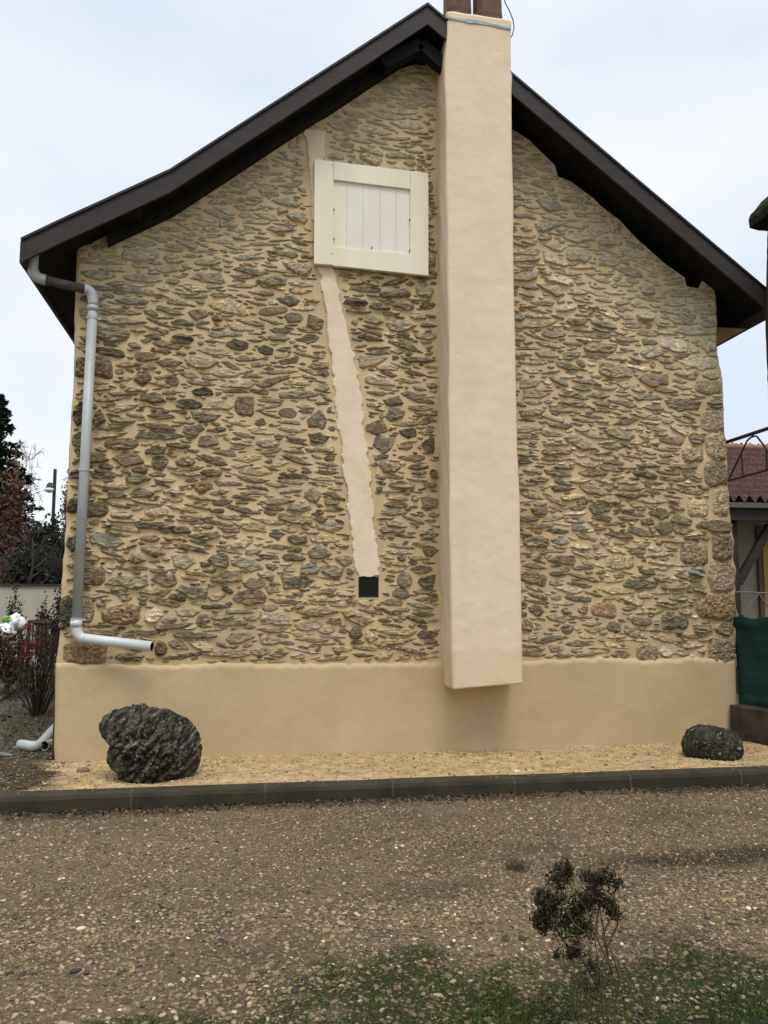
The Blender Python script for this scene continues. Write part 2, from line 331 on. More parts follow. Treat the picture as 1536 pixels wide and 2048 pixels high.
# stones one can pick out in the photo: centre x, y, width, height, tone, kind (g granite / s slate / f flat)
known = [(1417,775,60,28,'gn','g'),(1433,807,34,22,'ol','s'),(1427,843,54,42,'gn','g'),(1370,808,73,27,'br','s'),(1434,892,46,54,'gl','g'),(1385,908,46,34,'gn','g'),(1433,948,50,48,'gn','g'),
(1400,727,80,30,'pl','f'),(1421,750,38,14,'lg','s'),(1350,690,60,28,'pl','f'),(1417,690,34,30,'lg','f'),(1388,664,96,20,'lg','f'),(1360,641,50,16,'lg','s'),(1416,646,36,18,'gr','s'),(1408,620,54,20,'lg','f'),
(1396,1017,42,32,'gl','g'),(1443,1003,36,56,'gl','g'),(1430,1051,82,24,'dk','f'),(1444,1093,46,54,'gn','g'),(1388,1108,58,44,'gn','g'),(1443,1154,56,60,'gn','g'),(1431,1214,86,50,'gb','g'),(1447,1256,42,28,'gn','g'),
(1443,1302,60,48,'gd','g'),(1405,1257,42,18,'ol','s'),(1349,1244,58,28,'gd','g'),(1329,1056,42,25,'dk','f'),(1397,1177,32,17,'ol','s'),(1393,1142,38,20,'bl','s'),(1295,1306,46,34,'gn','g'),(1240,1308,40,18,'br','f'),
(1207,1220,54,27,'gb','g'),(1240,1125,62,26,'gl','g'),(1284,1243,50,16,'ol','s'),(1071,1220,34,22,'br','f'),(1135,1258,28,22,'ol','s'),(1052,1250,24,28,'rd','g'),(1321,1155,32,18,'gr','s'),(1160,1055,34,14,'bl','s'),(1082,1020,40,18,'ol','s'),
(193,551,66,24,'gr','s'),(280,511,72,26,'pl','f'),(346,519,36,20,'bl','s'),(332,539,42,15,'lg','s'),(286,558,88,16,'rd','s'),(212,524,100,17,'lg','s'),(252,581,146,13,'ol','s'),(262,603,66,15,'ol','s'),(242,624,78,13,'ol','s'),(246,643,82,13,'gr','f'),
(365,646,48,14,'dk','s'),(365,679,40,20,'dk','s'),(336,690,58,15,'br','f'),(206,738,38,38,'rd','g'),(165,735,30,42,'rd','g'),(343,726,50,18,'br','f'),(285,757,36,30,'rd','g'),(306,795,50,21,'dk','f'),(378,809,52,20,'vd','s'),
(160,826,30,56,'vd','s'),(196,835,20,34,'dk','s'),(325,833,54,14,'ol','s'),(312,871,92,17,'dk','s'),(243,888,62,22,'br','s'),(160,880,34,30,'dk','s'),(252,920,56,28,'br','f'),(193,916,52,22,'dk','f'),(319,926,34,28,'ol','f'),(273,959,50,19,'ol','s'),
(207,949,58,18,'ol','s'),(152,950,30,20,'dk','s'),(284,987,46,22,'ol','s'),(190,1020,50,28,'dk','g'),(313,1024,46,20,'gl','g'),(311,1051,84,15,'dk','s'),(273,1117,38,20,'gn','g'),(182,1150,58,38,'gn','g'),(256,1165,88,22,'lg','s'),(327,1160,48,26,'br','f'),
(133,1226,36,62,'vd','g'),(174,1224,26,40,'gn','g'),(243,1229,76,38,'gb','g'),(172,1304,86,46,'gb','g'),(264,1313,60,18,'ol','s'),(322,1297,26,28,'rd','g'),(150,1010,34,36,'dk','g'),(148,1085,30,36,'ol','g'),
(476,690,46,22,'dk','s'),(531,700,36,20,'dk','f'),(489,812,38,38,'rd','g'),(440,811,46,25,'gl','g'),(573,825,36,19,'br','f'),(406,784,40,20,'vd','s'),(388,860,44,25,'ol','f'),(416,884,42,24,'br','f'),(635,876,40,28,'dk','g'),(422,946,42,15,'dk','s'),
(536,887,48,20,'gl','g'),(427,703,62,15,'lg','s'),(400,628,42,22,'br','s'),(557,675,46,15,'gr','s'),(588,634,40,26,'ol','s'),(630,646,36,26,'br','f'),(406,972,42,24,'gb','g'),(370,923,42,22,'gl','g'),(619,1136,38,24,'bl','s'),(665,1141,46,30,'gr','f'),
(638,1106,42,26,'ol','f'),(751,857,44,26,'br','f'),(768,886,40,28,'ol','f'),(816,864,36,26,'dk','g'),(858,1068,48,18,'gr','s'),(809,1159,28,28,'gr','f'),(853,1163,38,26,'dk','s'),(803,1188,36,26,'ol','s'),(868,948,20,22,'ol','s'),(851,580,36,28,'lg','f'),
(713,605,48,18,'ol','s'),(746,640,44,18,'gr','s'),(851,672,48,14,'lg','f'),(789,828,36,24,'gr','s'),(634,840,36,30,'ol','g'),(600,1017,50,16,'gr','s'),(626,990,34,32,'gn','g'),(594,1079,40,24,'ol','f'),(365,1120,50,30,'lg','f'),(500,1195,62,28,'rd','s'),(712,1265,30,24,'dk','g'),
(1290,634,42,17,'lg','f'),(560,660,40,14,'dk','s'),(790,1010,52,12,'ol','s'),(575,405,60,18,'gr','s'),(440,1120,46,26,'ol','s'),(460,1245,80,14,'ol','s'),(390,1270,90,12,'ol','s'),(540,1280,44,22,'gl','g'),(620,1250,60,20,'lg','s'),(360,1060,46,18,'dk','g'),(545,560,60,24,'gr','s'),(580,600,50,22,'dk','g')]
for (x, y, w_, h_, tn, kd) in known:
    cx, cz = pl(x, y); depth = (oy(x, y, 0)-CAM).dot(Fw); k = depth/F_PX
    try_place(cx, cz, w_*k/2*1.03, h_*k/2*1.08, rnd.uniform(-.05, .05), force=True, tone=tn, kind=kd, p=3.2 if kd == 'g' and w_*h_ > 1300 else 2.3, wu=.14, wv=.2, tp=rnd.uniform(-.15, .15), gap=.006)
random.seed(3)
for (wmin, wmax, n) in [(.24, .40, 6000), (.17, .30, 20000), (.12, .2, 26000), (.07, .13, 20000), (.04, .08, 8000)]:
    # sample among free cells
    for _ in range(n):
        i = int(rnd.random()*GW); j = int(rnd.random()*GH)
        if occ[j, i]: continue
        x = gX[j, i]; z = gZ[j, i]; a = rnd.uniform(wmin, wmax)/2
        asp = rnd.choice([.22, .28, .34, .4, .5, .62, .8]) if a < .12 else rnd.choice([.13, .18, .22, .28, .4])
        b = min(max(a*asp, .012), .085); tl = rnd.gauss(-.04, .13)
        g_ = rnd.uniform(.001, .011)
        try_place(x, z, a, b, tl, gap=g_)
for _ in range(16000):                     # thin slate slivers pinned into the joints
    i = int(rnd.random()*GW); j = int(rnd.random()*GH)
    if occ[j, i]: continue
    try_place(gX[j, i], gZ[j, i], rnd.uniform(.03, .095), rnd.uniform(.0085, .013), rnd.gauss(-.03, .10), gap=.003, kind='s')
# rasterise the stones into the relief
du = (rx-lx)/(nx_-1); dz_ = zz[1]-zz[0]
pal = ['dk']*4+['ol']*8+['br']*6+['gr']*3+['lg']*4+['tn']*6+['t2']*6+['rd']*1+['gn']*4+['gl']*3+['bl']*1+['pl']
SM = np.zeros((nz_, nx_), np.float32)
for s in stones:
    R_ = s['a']*1.25+.02; j0 = max(0, int((s['z']-s['b']*1.6-R_*.3-ZB)/dz_)); j1 = min(nz_, int((s['z']+s['b']*1.6+R_*.3-ZB)/dz_)+2)
    if j1 <= j0+1: continue
    jm = min(nz_-1, (j0+j1)//2); i0 = max(0, int((s['x']-R_-lx[jm])/du[jm])); i1 = min(nx_, int((s['x']+R_-lx[jm])/du[jm])+2)
    if i1 <= i0+1: continue
    bx = X[j0:j1, i0:i1]; bz = Z[j0:j1, i0:i1]
    d, u, v = dfun(bx, bz, s)
    m = d < 1.0
    if not m.any(): continue
    kd = s.get('kind') or rnd.choice('ssssffg'); tn = s.get('tone') or rnd.choice(pal)
    big = min(1, s['b']/.06)
    sect = .75 + .5*np.clip(vn(np.array([s['x']*.8]), np.array([s['z']*.8]), 91)[0], -1, 1)
    h0 = rnd.uniform(.016, .038)*(0.6+.8*big)*sect
    pz_ = float(np.interp(s['x'], tX, tZ))-s['z']
    wash_lift = min(.95, min(1, max(0, 1.15-pz_/1.1))*.75 + min(1, max(0, (s['z']-4.0)/2.5))*.35 + (.25*min(1, max(0, (s['z']-2.6)/1.5)) if s['x'] > 2.8 else 0))  # limewash amount, also brightens the stone colour against shade under the eaves
    h0 *= (1-.35*wash_lift)
    if abs(s['x']-pl(1290,634)[0]) < .01 and abs(s['z']-pl(1290,634)[1]) < .01: h0 = .075
    prof = np.clip((1-d)/(.30 if kd == 'g' else .13), 0, 1); prof = prof*prof*(3-2*prof)
    tilt = .62 - .42*np.clip(v, -1.2, 1.2)
    q = s['q']
    if kd == 's':
        lay = fbm(bx*7+q, bz*42+q+1.6*vn(bx*10+q, bz*8, 12), 14, 4, .55); lay = np.round(lay*3.4)/3.4*.9+lay*.5
        hh = h0*tilt*(1+1.0*lay)
    elif kd == 'f':
        hh = h0*tilt*(1+.45*fbm(bx*10+q, bz*24+q, 15, 4))
    else:
        hh = h0*1.15*(.8-.2*v)*(1+.6*fbm(bx*34+q, bz*34+q, 16, 3, .7))
    hh = np.clip(hh, .002, .2)
    cur = H[j0:j1, i0:i1]; newh = cur + prof*hh
    H[j0:j1, i0:i1] = np.where(m, np.maximum(cur, newh), cur)
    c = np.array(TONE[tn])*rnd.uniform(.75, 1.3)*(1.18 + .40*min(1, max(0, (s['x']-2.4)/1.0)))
    c = c*np.array([1.20, 1.10, .93]); c = c*(1-.85*wash_lift) + np.array([.50, .465, .365])*rnd.uniform(.8, 1.1)*.85*wash_lift
    var = 1 + (.60*fbm(bx*26+q, bz*70+q, 18, 3, .6) if kd != 'g' else .8*fbm(bx*70+q, bz*70+q, 19, 2, .8))
    smear = np.clip(1.5*fbm(bx*14+q, bz*24, 20, 4, .6)-.08+wash_lift*.3, 0, .85)*np.clip((d-.25)*1.6, 0, 1)
    cc = c[None, None]*var[..., None]; cc = cc*(1-smear[..., None]) + MORTAR*.9*smear[..., None]
    e = np.clip((1-d)/.07, 0, 1)*m
    C0 = Ccol[j0:j1, i0:i1, :3]; Ccol[j0:j1, i0:i1, :3] = C0*(1-e[..., None]) + cc*e[..., None]
    Ccol[j0:j1, i0:i1, 3] = np.maximum(Ccol[j0:j1, i0:i1, 3], e*(1-smear*.6)*(1-.45*wash_lift))
# rendered strip: smooth and a little proud of the pointing
Hs = .016 + .005*fbm(X*2.2, Z*2.2, 81, 3) + .002*fbm(X*9, Z*9, 83, 2)
di = np.minimum(X-(s_l+rag), (s_r+rag2)-X); roundd = np.clip(di/.02, 0, 1)
H = np.where(strip, np.maximum(H*0, Hs*np.sqrt(roundd*(2-roundd))+.004), H)
# a ledge where the rubble steps at the upper left, soft hollows
H += .012*np.clip((pl(400, 500)[1]-Z)/.05, 0, 1)*np.clip((pl(520, 500)[0]-X)/.3, 0, 1)
# rounded corners
eL = (X-lx[:, None]); eR = (rx[:, None]-X)
def rd(e, r): e = np.clip(e/r, 0, 1); return r*(1-np.sqrt(np.clip(e*(2-e), 0, 1)))
Y = -H + rd(eL, .07) + rd(eR, .045)
# alive cells
ragtop = roofz
alive = Z < ragtop
hole = (abs(X-vx) < .098) & (abs(Z-vz) < .098)
alive &= ~hole
idx = np.arange(nz_*nx_).reshape(nz_, nx_)
quads = np.stack([idx[:-1, :-1], idx[:-1, 1:], idx[1:, 1:], idx[1:, :-1]], -1)
qa = alive[:-1, :-1] & alive[:-1, 1:] & alive[1:, 1:] & alive[1:, :-1]
qs = strip[:-1, :-1] & strip[1:, 1:]
Vall = np.stack([X, Y, Z], -1).reshape(-1, 3); Call = Ccol.reshape(-1, 4)
def submesh(name, q, m, col=True):
    u, inv = np.unique(q, return_inverse=True)
    return fastmesh(name, Vall[u], inv.reshape(q.shape), m, house, Call[u] if col else None)
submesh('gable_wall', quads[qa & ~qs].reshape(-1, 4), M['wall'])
tag(submesh('rendered_strip', quads[qa & qs].reshape(-1, 4), M['strip'], False), 'pale rendered strip running down the rubble from the shutter to the vent')
del Vall, Call, Ccol

# returns and rest of the walls
mb = MB(); BACK = 7.5
zc = np.linspace(-.3, float(zz[-1]), 120)
def side(fn, zmax, off):
    zs = np.linspace(-.3, zmax, 80); V = []; Fq = []
    for i, z in enumerate(zs):
        x = float(fn(z)) + off; V += [(x, .06, z), (x, 1.5, z), (x, BACK, z)]
    for i in range(79):
        for k in (0, 1): a = i*3+k; Fq.append((a, a+1, a+4, a+3))
    return V, Fq
for fn, zm, off, nm in ((xL, 5.0, .0, 'side_wall'), (xR, 4.85, -.0, 'side_wall')):
    V, Fq = side(fn, zm, off); MB().add(V, Fq).build(nm, M['plinth'], house)
pk = oy(848, 120, 0)
MB().add([(xL(1)+.0, BACK, -.3), (xR(1), BACK, -.3), (xR(4.8), BACK, 4.85), (pk.x, BACK, pk.z), (xL(5), BACK, 5.0)], [(0, 4, 3, 2, 1)]).build('back_wall', M['plinth'], house)

# plinth: smooth render, proud of the stones, soft rounded top
pxl = edge_fn([(108,1325),(107,1420),(105,1500),(108,1540)], -.05); pxr = edge_fn([(1474,1325),(1477,1400),(1482,1480),(1484,1520)], -.05)
nu, nv = 500, 90
Uu, Vv = np.meshgrid(np.linspace(0, 1, nu), np.linspace(0, 1, nv))
topz = .895 + .026*np.array(vn(np.linspace(0, 1, nu)*14, np.zeros(nu), 101)) + .010*vn(np.linspace(0, 1, nu)*50, np.zeros(nu), 102)+.010*vn(np.linspace(0, 1, nu)*160, np.zeros(nu), 103)
topz = topz + .03*np.exp(-((np.linspace(0, 1, nu)-.0)/.03)**2)
PZ = -.25 + Vv*(topz[None, :]+.25); PXx = pxl(PZ) + Uu*(pxr(PZ)-pxl(PZ)); 
tt = np.clip((topz[None, :]-PZ)/.055, 0, 1); PY = -.062*np.sqrt(tt*(2-tt)) - .012*fbm(PXx*.9, PZ*.9, 104, 3)*tt - .004*fbm(PXx*5, PZ*5, 108, 3)*tt + .012
PY += rd(PXx-pxl(PZ), .06) + rd(pxr(PZ)-PXx, .05)
ii = np.arange(nu*nv).reshape(nv, nu)
fastmesh('plinth', np.stack([PXx, PY, PZ], -1).reshape(-1, 3), np.stack([ii[:-1, :-1], ii[:-1, 1:], ii[1:, 1:], ii[1:, :-1]], -1).reshape(-1, 4), M['plinth'], house)

for fx, sg in ((pxl, -1), (pxr, 1)):      # the plinth carried round both corners
    zs_ = np.linspace(-.25, .885, 30); V = [(float(fx(z)), y, z) for z in zs_ for y in (.0, .4, BACK)]
    V += [(float(fx(.885))-sg*.05, y, .90) for y in (.0, .4, BACK)]
    MB().add(V, [(i*3+k, i*3+k+1, i*3+k+4, i*3+k+3) for i in range(30) for k in (0, 1)]).build('plinth_return', M['plinth'], house)
# ---- chimney
CY = -.45
cl_ = [(893.5,22),(895,60),(894,80),(890,125),(889.5,177),(892,250),(893,330),(894,450),(897,600),(898,700),(898,800),(899,900),(899,1000),(901,1100),(902,1200),(904,1300),(907,1379)]
cr_ = [(1023,41),(1022,90),(1022,140),(1025,146),(1023,180),(1024,300),(1027,400),(1027,520),(1030,650),(1033,800),(1035,900),(1040,1000),(1041,1100),(1043,1200),(1045,1300),(1046,1367)]
fl = edge_fn(cl_, CY); fr = edge_fn(cr_, CY)
zt_l, zt_r = oy(893, 22, CY).z, oy(1023, 41, CY).z; zb_l, zb_r = oy(907, 1379, CY).z, oy(1046, 1367, CY).z
rows = 400; nfr = 40; nsd = 24
P = []; Cn = 2*nsd+nfr
for j in range(rows):
    t = j/(rows-1); zl = zb_l + (zt_l-zb_l)*t; zr = zb_r + (zt_r-zb_r)*t
    ax = float(fl(min(zl, zt_l-.01)))+.004*math.sin(zl*5); bx = float(fr(min(zr, zt_r-.01)))
    for k in range(nsd):                       # left cheek from the wall forward
        s_ = k/nsd; y = .55 + (CY-.55)*s_; P.append((ax+.012*(1-s_) + .003*math.sin(zl*9+k), y, zl))
    for k in range(nfr):
        s_ = k/(nfr-1); x = ax+(bx-ax)*s_; z = zl+(zr-zl)*s_
        P.append((x, CY, z + (.012*mnoise.noise((x*9, 0, 3)) if j == rows-1 else 0)))
    for k in range(nsd):
        s_ = (k+1)/nsd; P.append((bx-.01*s_, CY+(.55-CY)*s_, zr))
P = np.array(P).reshape(rows, Cn, 3)
P[:, :, 1] -= np.where((np.arange(Cn) >= nsd) & (np.arange(Cn) < nsd+nfr), 1, 0)[None, :]*(.010*fbm(P[..., 0]*2, P[..., 2]*1.6, 111, 3)+.003*fbm(P[..., 0]*12, P[..., 2]*12, 115, 3))
P[:, :nsd, 0] += .008*fbm(P[:, :nsd, 1]*3, P[:, :nsd, 2]*2, 117, 3)
P[:, nsd, 1] += .008; P[:, nsd+nfr-1, 1] += .008
ii = np.arange(rows*Cn).reshape(rows, Cn)
fc = [tuple(r) for r in np.stack([ii[:-1, :-1], ii[:-1, 1:], ii[1:, 1:], ii[1:, :-1]], -1).reshape(-1, 4)]
fc.append(tuple(int(a) for a in ii[0, ::-1])); fc.append(tuple(int(a) for a in ii[-1, :]))
mb = MB(); mb.add(P.reshape(-1, 3).tolist(), [tuple(int(q) for q in f) for f in fc]); ch = mb.build('chimney', M['chimney'], house, smooth=True)
_c = np.ones((rows, Cn, 4)); pz_ = P[..., 2]; px_ = P[..., 0]+P[..., 1]
damp = np.clip((1.04+.05*fbm(px_*5, px_*0, 301, 4)-pz_)/.03, 0, 1)*.6
blot = np.clip(fbm(px_*3, pz_*.8, 303, 4)*2-.3, 0, 1)*.05 + .02*fbm(px_*9, pz_*1.1, 305, 3)
_c[..., :3] = 1 - damp[..., None]*np.array([.10, .14, .22]) - blot[..., None]*np.array([.8, .9, 1.1])
_a = ch.data.attributes.new('col', 'FLOAT_COLOR', 'POINT'); _a.data.foreach_set('color', _c.astype(np.float32).ravel())
# edge: sharp-ish
ch.data.polygons.foreach_set('use_smooth', [True]*(len(fc)-2)+[False, False])
# grey seam across the head of the chimney
mb = MB(); up_ = []; dn_ = []
for k in range(40):
    s_ = k/39; px = 894+s_*128; yc = 34+s_*22 + 1.0*math.sin(s_*9); th = 2.0+1.8*abs(mnoise.noise((s_*7, 2, 0)))+(1.5 if .3 < s_ < .6 else 0)
    up_.append(oy(px, yc-th, CY-.012)); dn_.append(oy(px, yc+th, CY-.012))
n = 40
mb.add(up_+dn_+[p+Vector((0, .02, 0)) for p in up_+dn_], [(i+n, i+1+n, i+1, i) for i in range(n-1)]+[(i, i+1, i+1+2*n, i+2*n) for i in range(n-1)]+[(i+1+n, i+n, i+3*n, i+1+3*n) for i in range(n-1)])
mb.build('mortar_seam', M['seam'], ch)
# two flue pots
for (x0, x1, yb) in ((896, 945, 28), (957, 1007, 38)):
    a = oy(x0, yb, CY+.12); b = oy(x1, yb, CY+.12); mb = MB(); w_ = b.x-a.x; n = 16; V = []
    secs = [(-.1, 1), (.06, 1), (.10, 1.03), (.16, 1.0), (.5, .97), (.52, 1.08), (.6, 1.08)]
    for (h_, sc_) in secs:
        for k in range(n):
            an = 2*math.pi*(k+.5)/n; sq = max(abs(math.cos(an)), abs(math.sin(an)))
            rr_ = w_/2*sc_/sq*(1 if sq > .93 else .985); rr_ = min(rr_, w_/2*sc_*1.22)
            V.append((a.x+w_/2+rr_*math.cos(an), CY+.12+w_/2+rr_*math.sin(an), a.z+h_))
    fs = [(i*n+k, i*n+(k+1) % n, (i+1)*n+(k+1) % n, (i+1)*n+k) for i in range(len(secs)-1) for k in range(n)]+[tuple((len(secs)-1)*n+k for k in range(n))]
    mb.add(V, fs).build('chimney_pot', M['pot'], ch, smooth=False)
# aerial cable at the chimney head
cb = [oy(x, y, CY+.05) for x, y in [(1004,-30),(1010,5),(1019,22),(1026,40),(1028,55),(1025,70),(1018,80)]]
mb = MB(); mb.tube(cb, .006, 6); mb.build('cable', M['iron'], ch, smooth=True)

# ---- roof
BY = -.43
barL = [(42,483),(130,441),(205,407),(340,345),(520,229),(700,113),(855,12)]
barR = [(855,12),(1018,147),(1300,386),(1545,593)]
def board(pts, h_px, y0, dep, name, m, end=0):
    top = [oy(x, y, y0) for x, y in pts]; hh = h_px
    bot = [p - Vector((0, 0, hh)) for p in top]
    mb = MB(); n = len(top)
    for i in range(n-1):
        mb.poly([bot[i], bot[i+1], top[i+1], top[i]], dep)
    return mb
BH = .205
mb = MB(); tops = {}
for nm, pts in (('L', barL), ('R', barR)):
    for sgm in ([pts] if nm == 'L' else [pts]):
        top = [oy(x, y, BY) for x, y in sgm]; tops[nm] = top
        bot = [p-Vector((0, 0, BH)) for p in top]; n = len(top)
        m2 = MB(); P_ = top+bot+[p+Vector((0, .03, 0)) for p in top+bot]
        fs = [(i+n, i+1+n, i+1, i) for i in range(n-1)]+[(i+2*n, i+1+2*n, i+1+3*n, i+3*n) for i in range(n-1)]+[(i, i+1, i+1+2*n, i+2*n) for i in range(n-1)]+[(i+n, i+3*n, i+1+3*n, i+1+n) for i in range(n-1)]+[(0, 2*n, 3*n, n), (n-1, 2*n-1, 4*n-1, 3*n-1)]
        m2.add(P_, fs); bb = m2.build('bargeboard', M['darkwood'], house)
        for i in range(n-1):
            d = top[i+1]-top[i]; kk = max(1, int(d.length/.45))
            for q in range(kk):
                for dz in ((-.05,) if (q % 2) else (-.16,)):
                    c = top[i]+d*((q+.5)/kk)+Vector((0, -.002, dz)); MB().tube([c, c+Vector((0, .004, 0))], .006, 6).build('nail', M['roofblack'], bb)
        # drip edge and roof covering
        cap = MB(); rf = MB(); T = [p+Vector((0, -.018, .004)) for p in top]; T2 = [p+Vector((0, 0, .028)) for p in T]
        ends = [p+Vector((0, BACK+.9, 0)) for p in T]; ends2 = [p+Vector((0, BACK+.9, 0)) for p in T2]
        for i in range(n-1):
            cap.add([T[i], T[i+1], T2[i+1], T2[i], T[i]+Vector((0, .06, 0)), T[i+1]+Vector((0, .06, 0)), T2[i+1]+Vector((0, .06, 0)), T2[i]+Vector((0, .06, 0))], [(0,1,2,3),(0,4,5,1),(3,2,6,7),(0,3,7,4),(1,5,6,2)])
            o1 = Vector((0, .062, 0))
            rf.add([T[i]+o1, T[i+1]+o1, T2[i+1]+o1, T2[i]+o1, ends[i], ends[i+1], ends2[i+1], ends2[i]], [(0,1,2,3),(4,7,6,5),(0,4,5,1),(3,2,6,7),(0,3,7,4),(1,5,6,2)])
        cap.build('drip_edge', M['roofblack'], house); rf.build('roof_slope', M['slate'], house)
        # soffit under the overhang, carried back along the eaves
        sf = MB(); S = [p+Vector((0, .032, -BH+.085)) for p in top]; S2 = [p+Vector((0, BACK+.8, 0)) for p in S]
        for i in range(n-1): sf.add([S[i], S[i+1], S2[i+1], S2[i], S[i]+Vector((0,0,.02)), S[i+1]+Vector((0,0,.02)), S2[i+1]+Vector((0,0,.02)), S2[i]+Vector((0,0,.02))], [(0,3,2,1),(4,5,6,7),(0,1,5,4)])
        sf.build('soffit', M['soffit'], house)
        # wall rafter below the soffit
        if nm == 'R': continue
        rfm = MB(); 
        for i in range(n-1):
            if nm == 'L' and i < 2: continue
            a_, b_ = S[i], S[i+1]; q_ = [Vector((p.x, -.13, p.z)) for p in (a_, b_)]
            if nm == 'R' and i == 2: continue
            rfm.poly([q_[0]-Vector((0,0,.14)), q_[1]-Vector((0,0,.14)), q_[1], q_[0]], .12)
        rfm.build('rafter', M['soffit'], house)
# apex purlin end and little chevron
ap = oy(855, 12, BY); mb = MB()
mb.box((ap.x-.06, -.20, ap.z-.38), (ap.x+.06, .3, ap.z-.22)); mb.build('ridge_beam', M['soffit'], house)
mb = MB(); a0 = Vector((ap.x-.04, -.24, ap.z-.33)); mb.beam(a0, a0+Vector((-.42, 0, -.27)), .12, .13); mb.beam(a0, a0+Vector((.34, 0, -.28)), .12, .13); mb.build('strut', M['soffit'], house)
# purlin ends lower down
for (x, y) in ((268, 434),):
    c = oy(x, y, -.1); MB().box((c.x-.09, -.38, c.z-.08), (c.x+.09, .3, c.z+.12)).build('purlin', M['soffit'], house)
# eaves: fascia and the boxed slope running back to the wall
e = tops['L'][0]; mb = MB(); mb.box((e.x-.005, BY-.004, e.z-BH-.004), (e.x+.03, BACK+.3, e.z+.0)); mb.build('fascia', M['darkwood'], house)
e2 = tops['R'][-1]; mb = MB(); mb.box((e2.x-.03, BY-.004, e2.z-BH-.004), (e2.x+.02, BACK+.3, e2.z)); mb.build('fascia', M['darkwood'], house)
mb = MB(); xr = float(xR(4.6)); mb.add([(xr+.01, .0, e2.z-BH-.02), (e2.x-.05, .0, e2.z-BH-.02), (e2.x-.05, BACK, e2.z-BH-.02), (xr+.01, BACK, e2.z-BH-.02)], [(0, 3, 2, 1)]); mb.build('eaves_board', M['pale_board'], house)

# ---- shutter
SY = -.085
c = [oy(629,318,SY), oy(857,346,SY), oy(857,551,SY), oy(628,527,SY)]      # TL TR BR BL
ic = [oy(667,359,SY), oy(821,378,SY), oy(820,508,SY), oy(667,494,SY)]
def bil(u, v, cs=c): return (cs[0]*(1-u)+cs[1]*u)*(1-v) + (cs[3]*(1-u)+cs[2]*u)*v
sh = empty('shutter', bil(.5, 1), house); sh.location = bil(.5, 1)-wloc(house)
tag(sh, 'cream painted square wooden shutter with recessed vertical boards')
MB().poly([c[3], ic[3]+Vector((0,0,c[3].z-ic[3].z+0))*1, Vector((ic[0].x, SY, c[0].z+(c[1].z-c[0].z)*.167)), c[0]], .05).build('stile', M['white'], sh, bevel=.003)
MB().poly([Vector((ic[2].x, SY, c[3].z+(c[2].z-c[3].z)*.84)), c[2], c[1], Vector((ic[1].x, SY, c[0].z+(c[1].z-c[0].z)*.84))], .05).build('stile', M['white'], sh, bevel=.003)
g = .003
def quad(a, b, cc, d, y, dep): 
    return MB().poly([Vector((p.x, y, p.z)) for p in (a, b, cc, d)], dep)
Rx0, Rx1 = ic[0].x+g, ic[1].x-g
zt = lambda x: c[0].z+(c[1].z-c[0].z)*(x-c[0].x)/(c[1].x-c[0].x); zb = lambda x: c[3].z+(c[2].z-c[3].z)*(x-c[3].x)/(c[2].x-c[3].x)
it = lambda x: ic[0].z+(ic[1].z-ic[0].z)*(x-ic[0].x)/(ic[1].x-ic[0].x); ib = lambda x: ic[3].z+(ic[2].z-ic[3].z)*(x-ic[3].x)/(ic[2].x-ic[3].x)
V3 = lambda x, z, y=SY: Vector((x, y, z))
MB().poly([V3(Rx0, it(Rx0)), V3(Rx1, it(Rx1)), V3(Rx1, zt(Rx1)), V3(Rx0, zt(Rx0))], .05).build('rail', M['white'], sh, bevel=.003)
MB().poly([V3(Rx0, zb(Rx0)), V3(Rx1, zb(Rx1)), V3(Rx1, ib(Rx1)), V3(Rx0, ib(Rx0))], .05).build('rail', M['white'], sh, bevel=.003)
xs = [ic[0].x]+[oy(q, 440, SY).x for q in (694, 727, 761, 793)]+[ic[1].x]
for i in range(5):
    a, b = xs[i]+.0008, xs[i+1]-.0008
    MB().poly([V3(a, ib(a)+.0-.01, SY+.026), V3(b, ib(b)-.01, SY+.026), V3(b, it(b)+.01, SY+.026), V3(a, it(a)+.01, SY+.026)], .02).build('board', M['white2'] if i else M['white'], sh, bevel=.002)
MB().poly([V3(c[0].x+.02, c[3].z+.02, SY+.05), V3(c[1].x-.02, c[2].z+.02, SY+.05), V3(c[1].x-.02, c[1].z-.02, SY+.05), V3(c[0].x+.02, c[0].z-.02, SY+.05)], .05).build('backing', M['darkwood'], sh)
for x, y in [(668,418),(668,477),(820,438),(820,500),(744,494),(664,330),(664,507)]:
    p = oy(x, y, SY-.002); MB().tube([p, p+Vector((0, .028, 0))], .0065, 8).build('nail', M['gap'], sh)

# ---- vent
vt = empty('vent_grille', (vx, 0, vz), house); vt.location = Vector((vx, 0, vz-.1))-wloc(house)
mb = MB(); f_ = .102
for lo, hi in (((vx-f_, -.012, vz-f_), (vx+f_, .02, vz-f_+.008)), ((vx-f_, -.012, vz+f_-.008), (vx+f_, .02, vz+f_)), ((vx-f_, -.012, vz-f_+.008), (vx-f_+.008, .02, vz+f_-.008)), ((vx+f_-.008, -.012, vz-f_+.008), (vx+f_, .02, vz+f_-.008))): mb.box(lo, hi)
mb.build('frame', M['timber'], vt)
mb = MB()
for k in range(15): z = vz-.09+k*.0125; mb.box((vx-.093, .0, z), (vx+.093, .004, z+.003)); mb.box((vx-.093+k*.0125, .005, vz-.093), (vx-.090+k*.0125, .008, vz+.093))
mb.build('mesh', M['iron'], vt)
MB().box((vx-.1, .035, vz-.1), (vx+.1, .2, vz+.1)).build('dark_recess', M['gap'], vt)

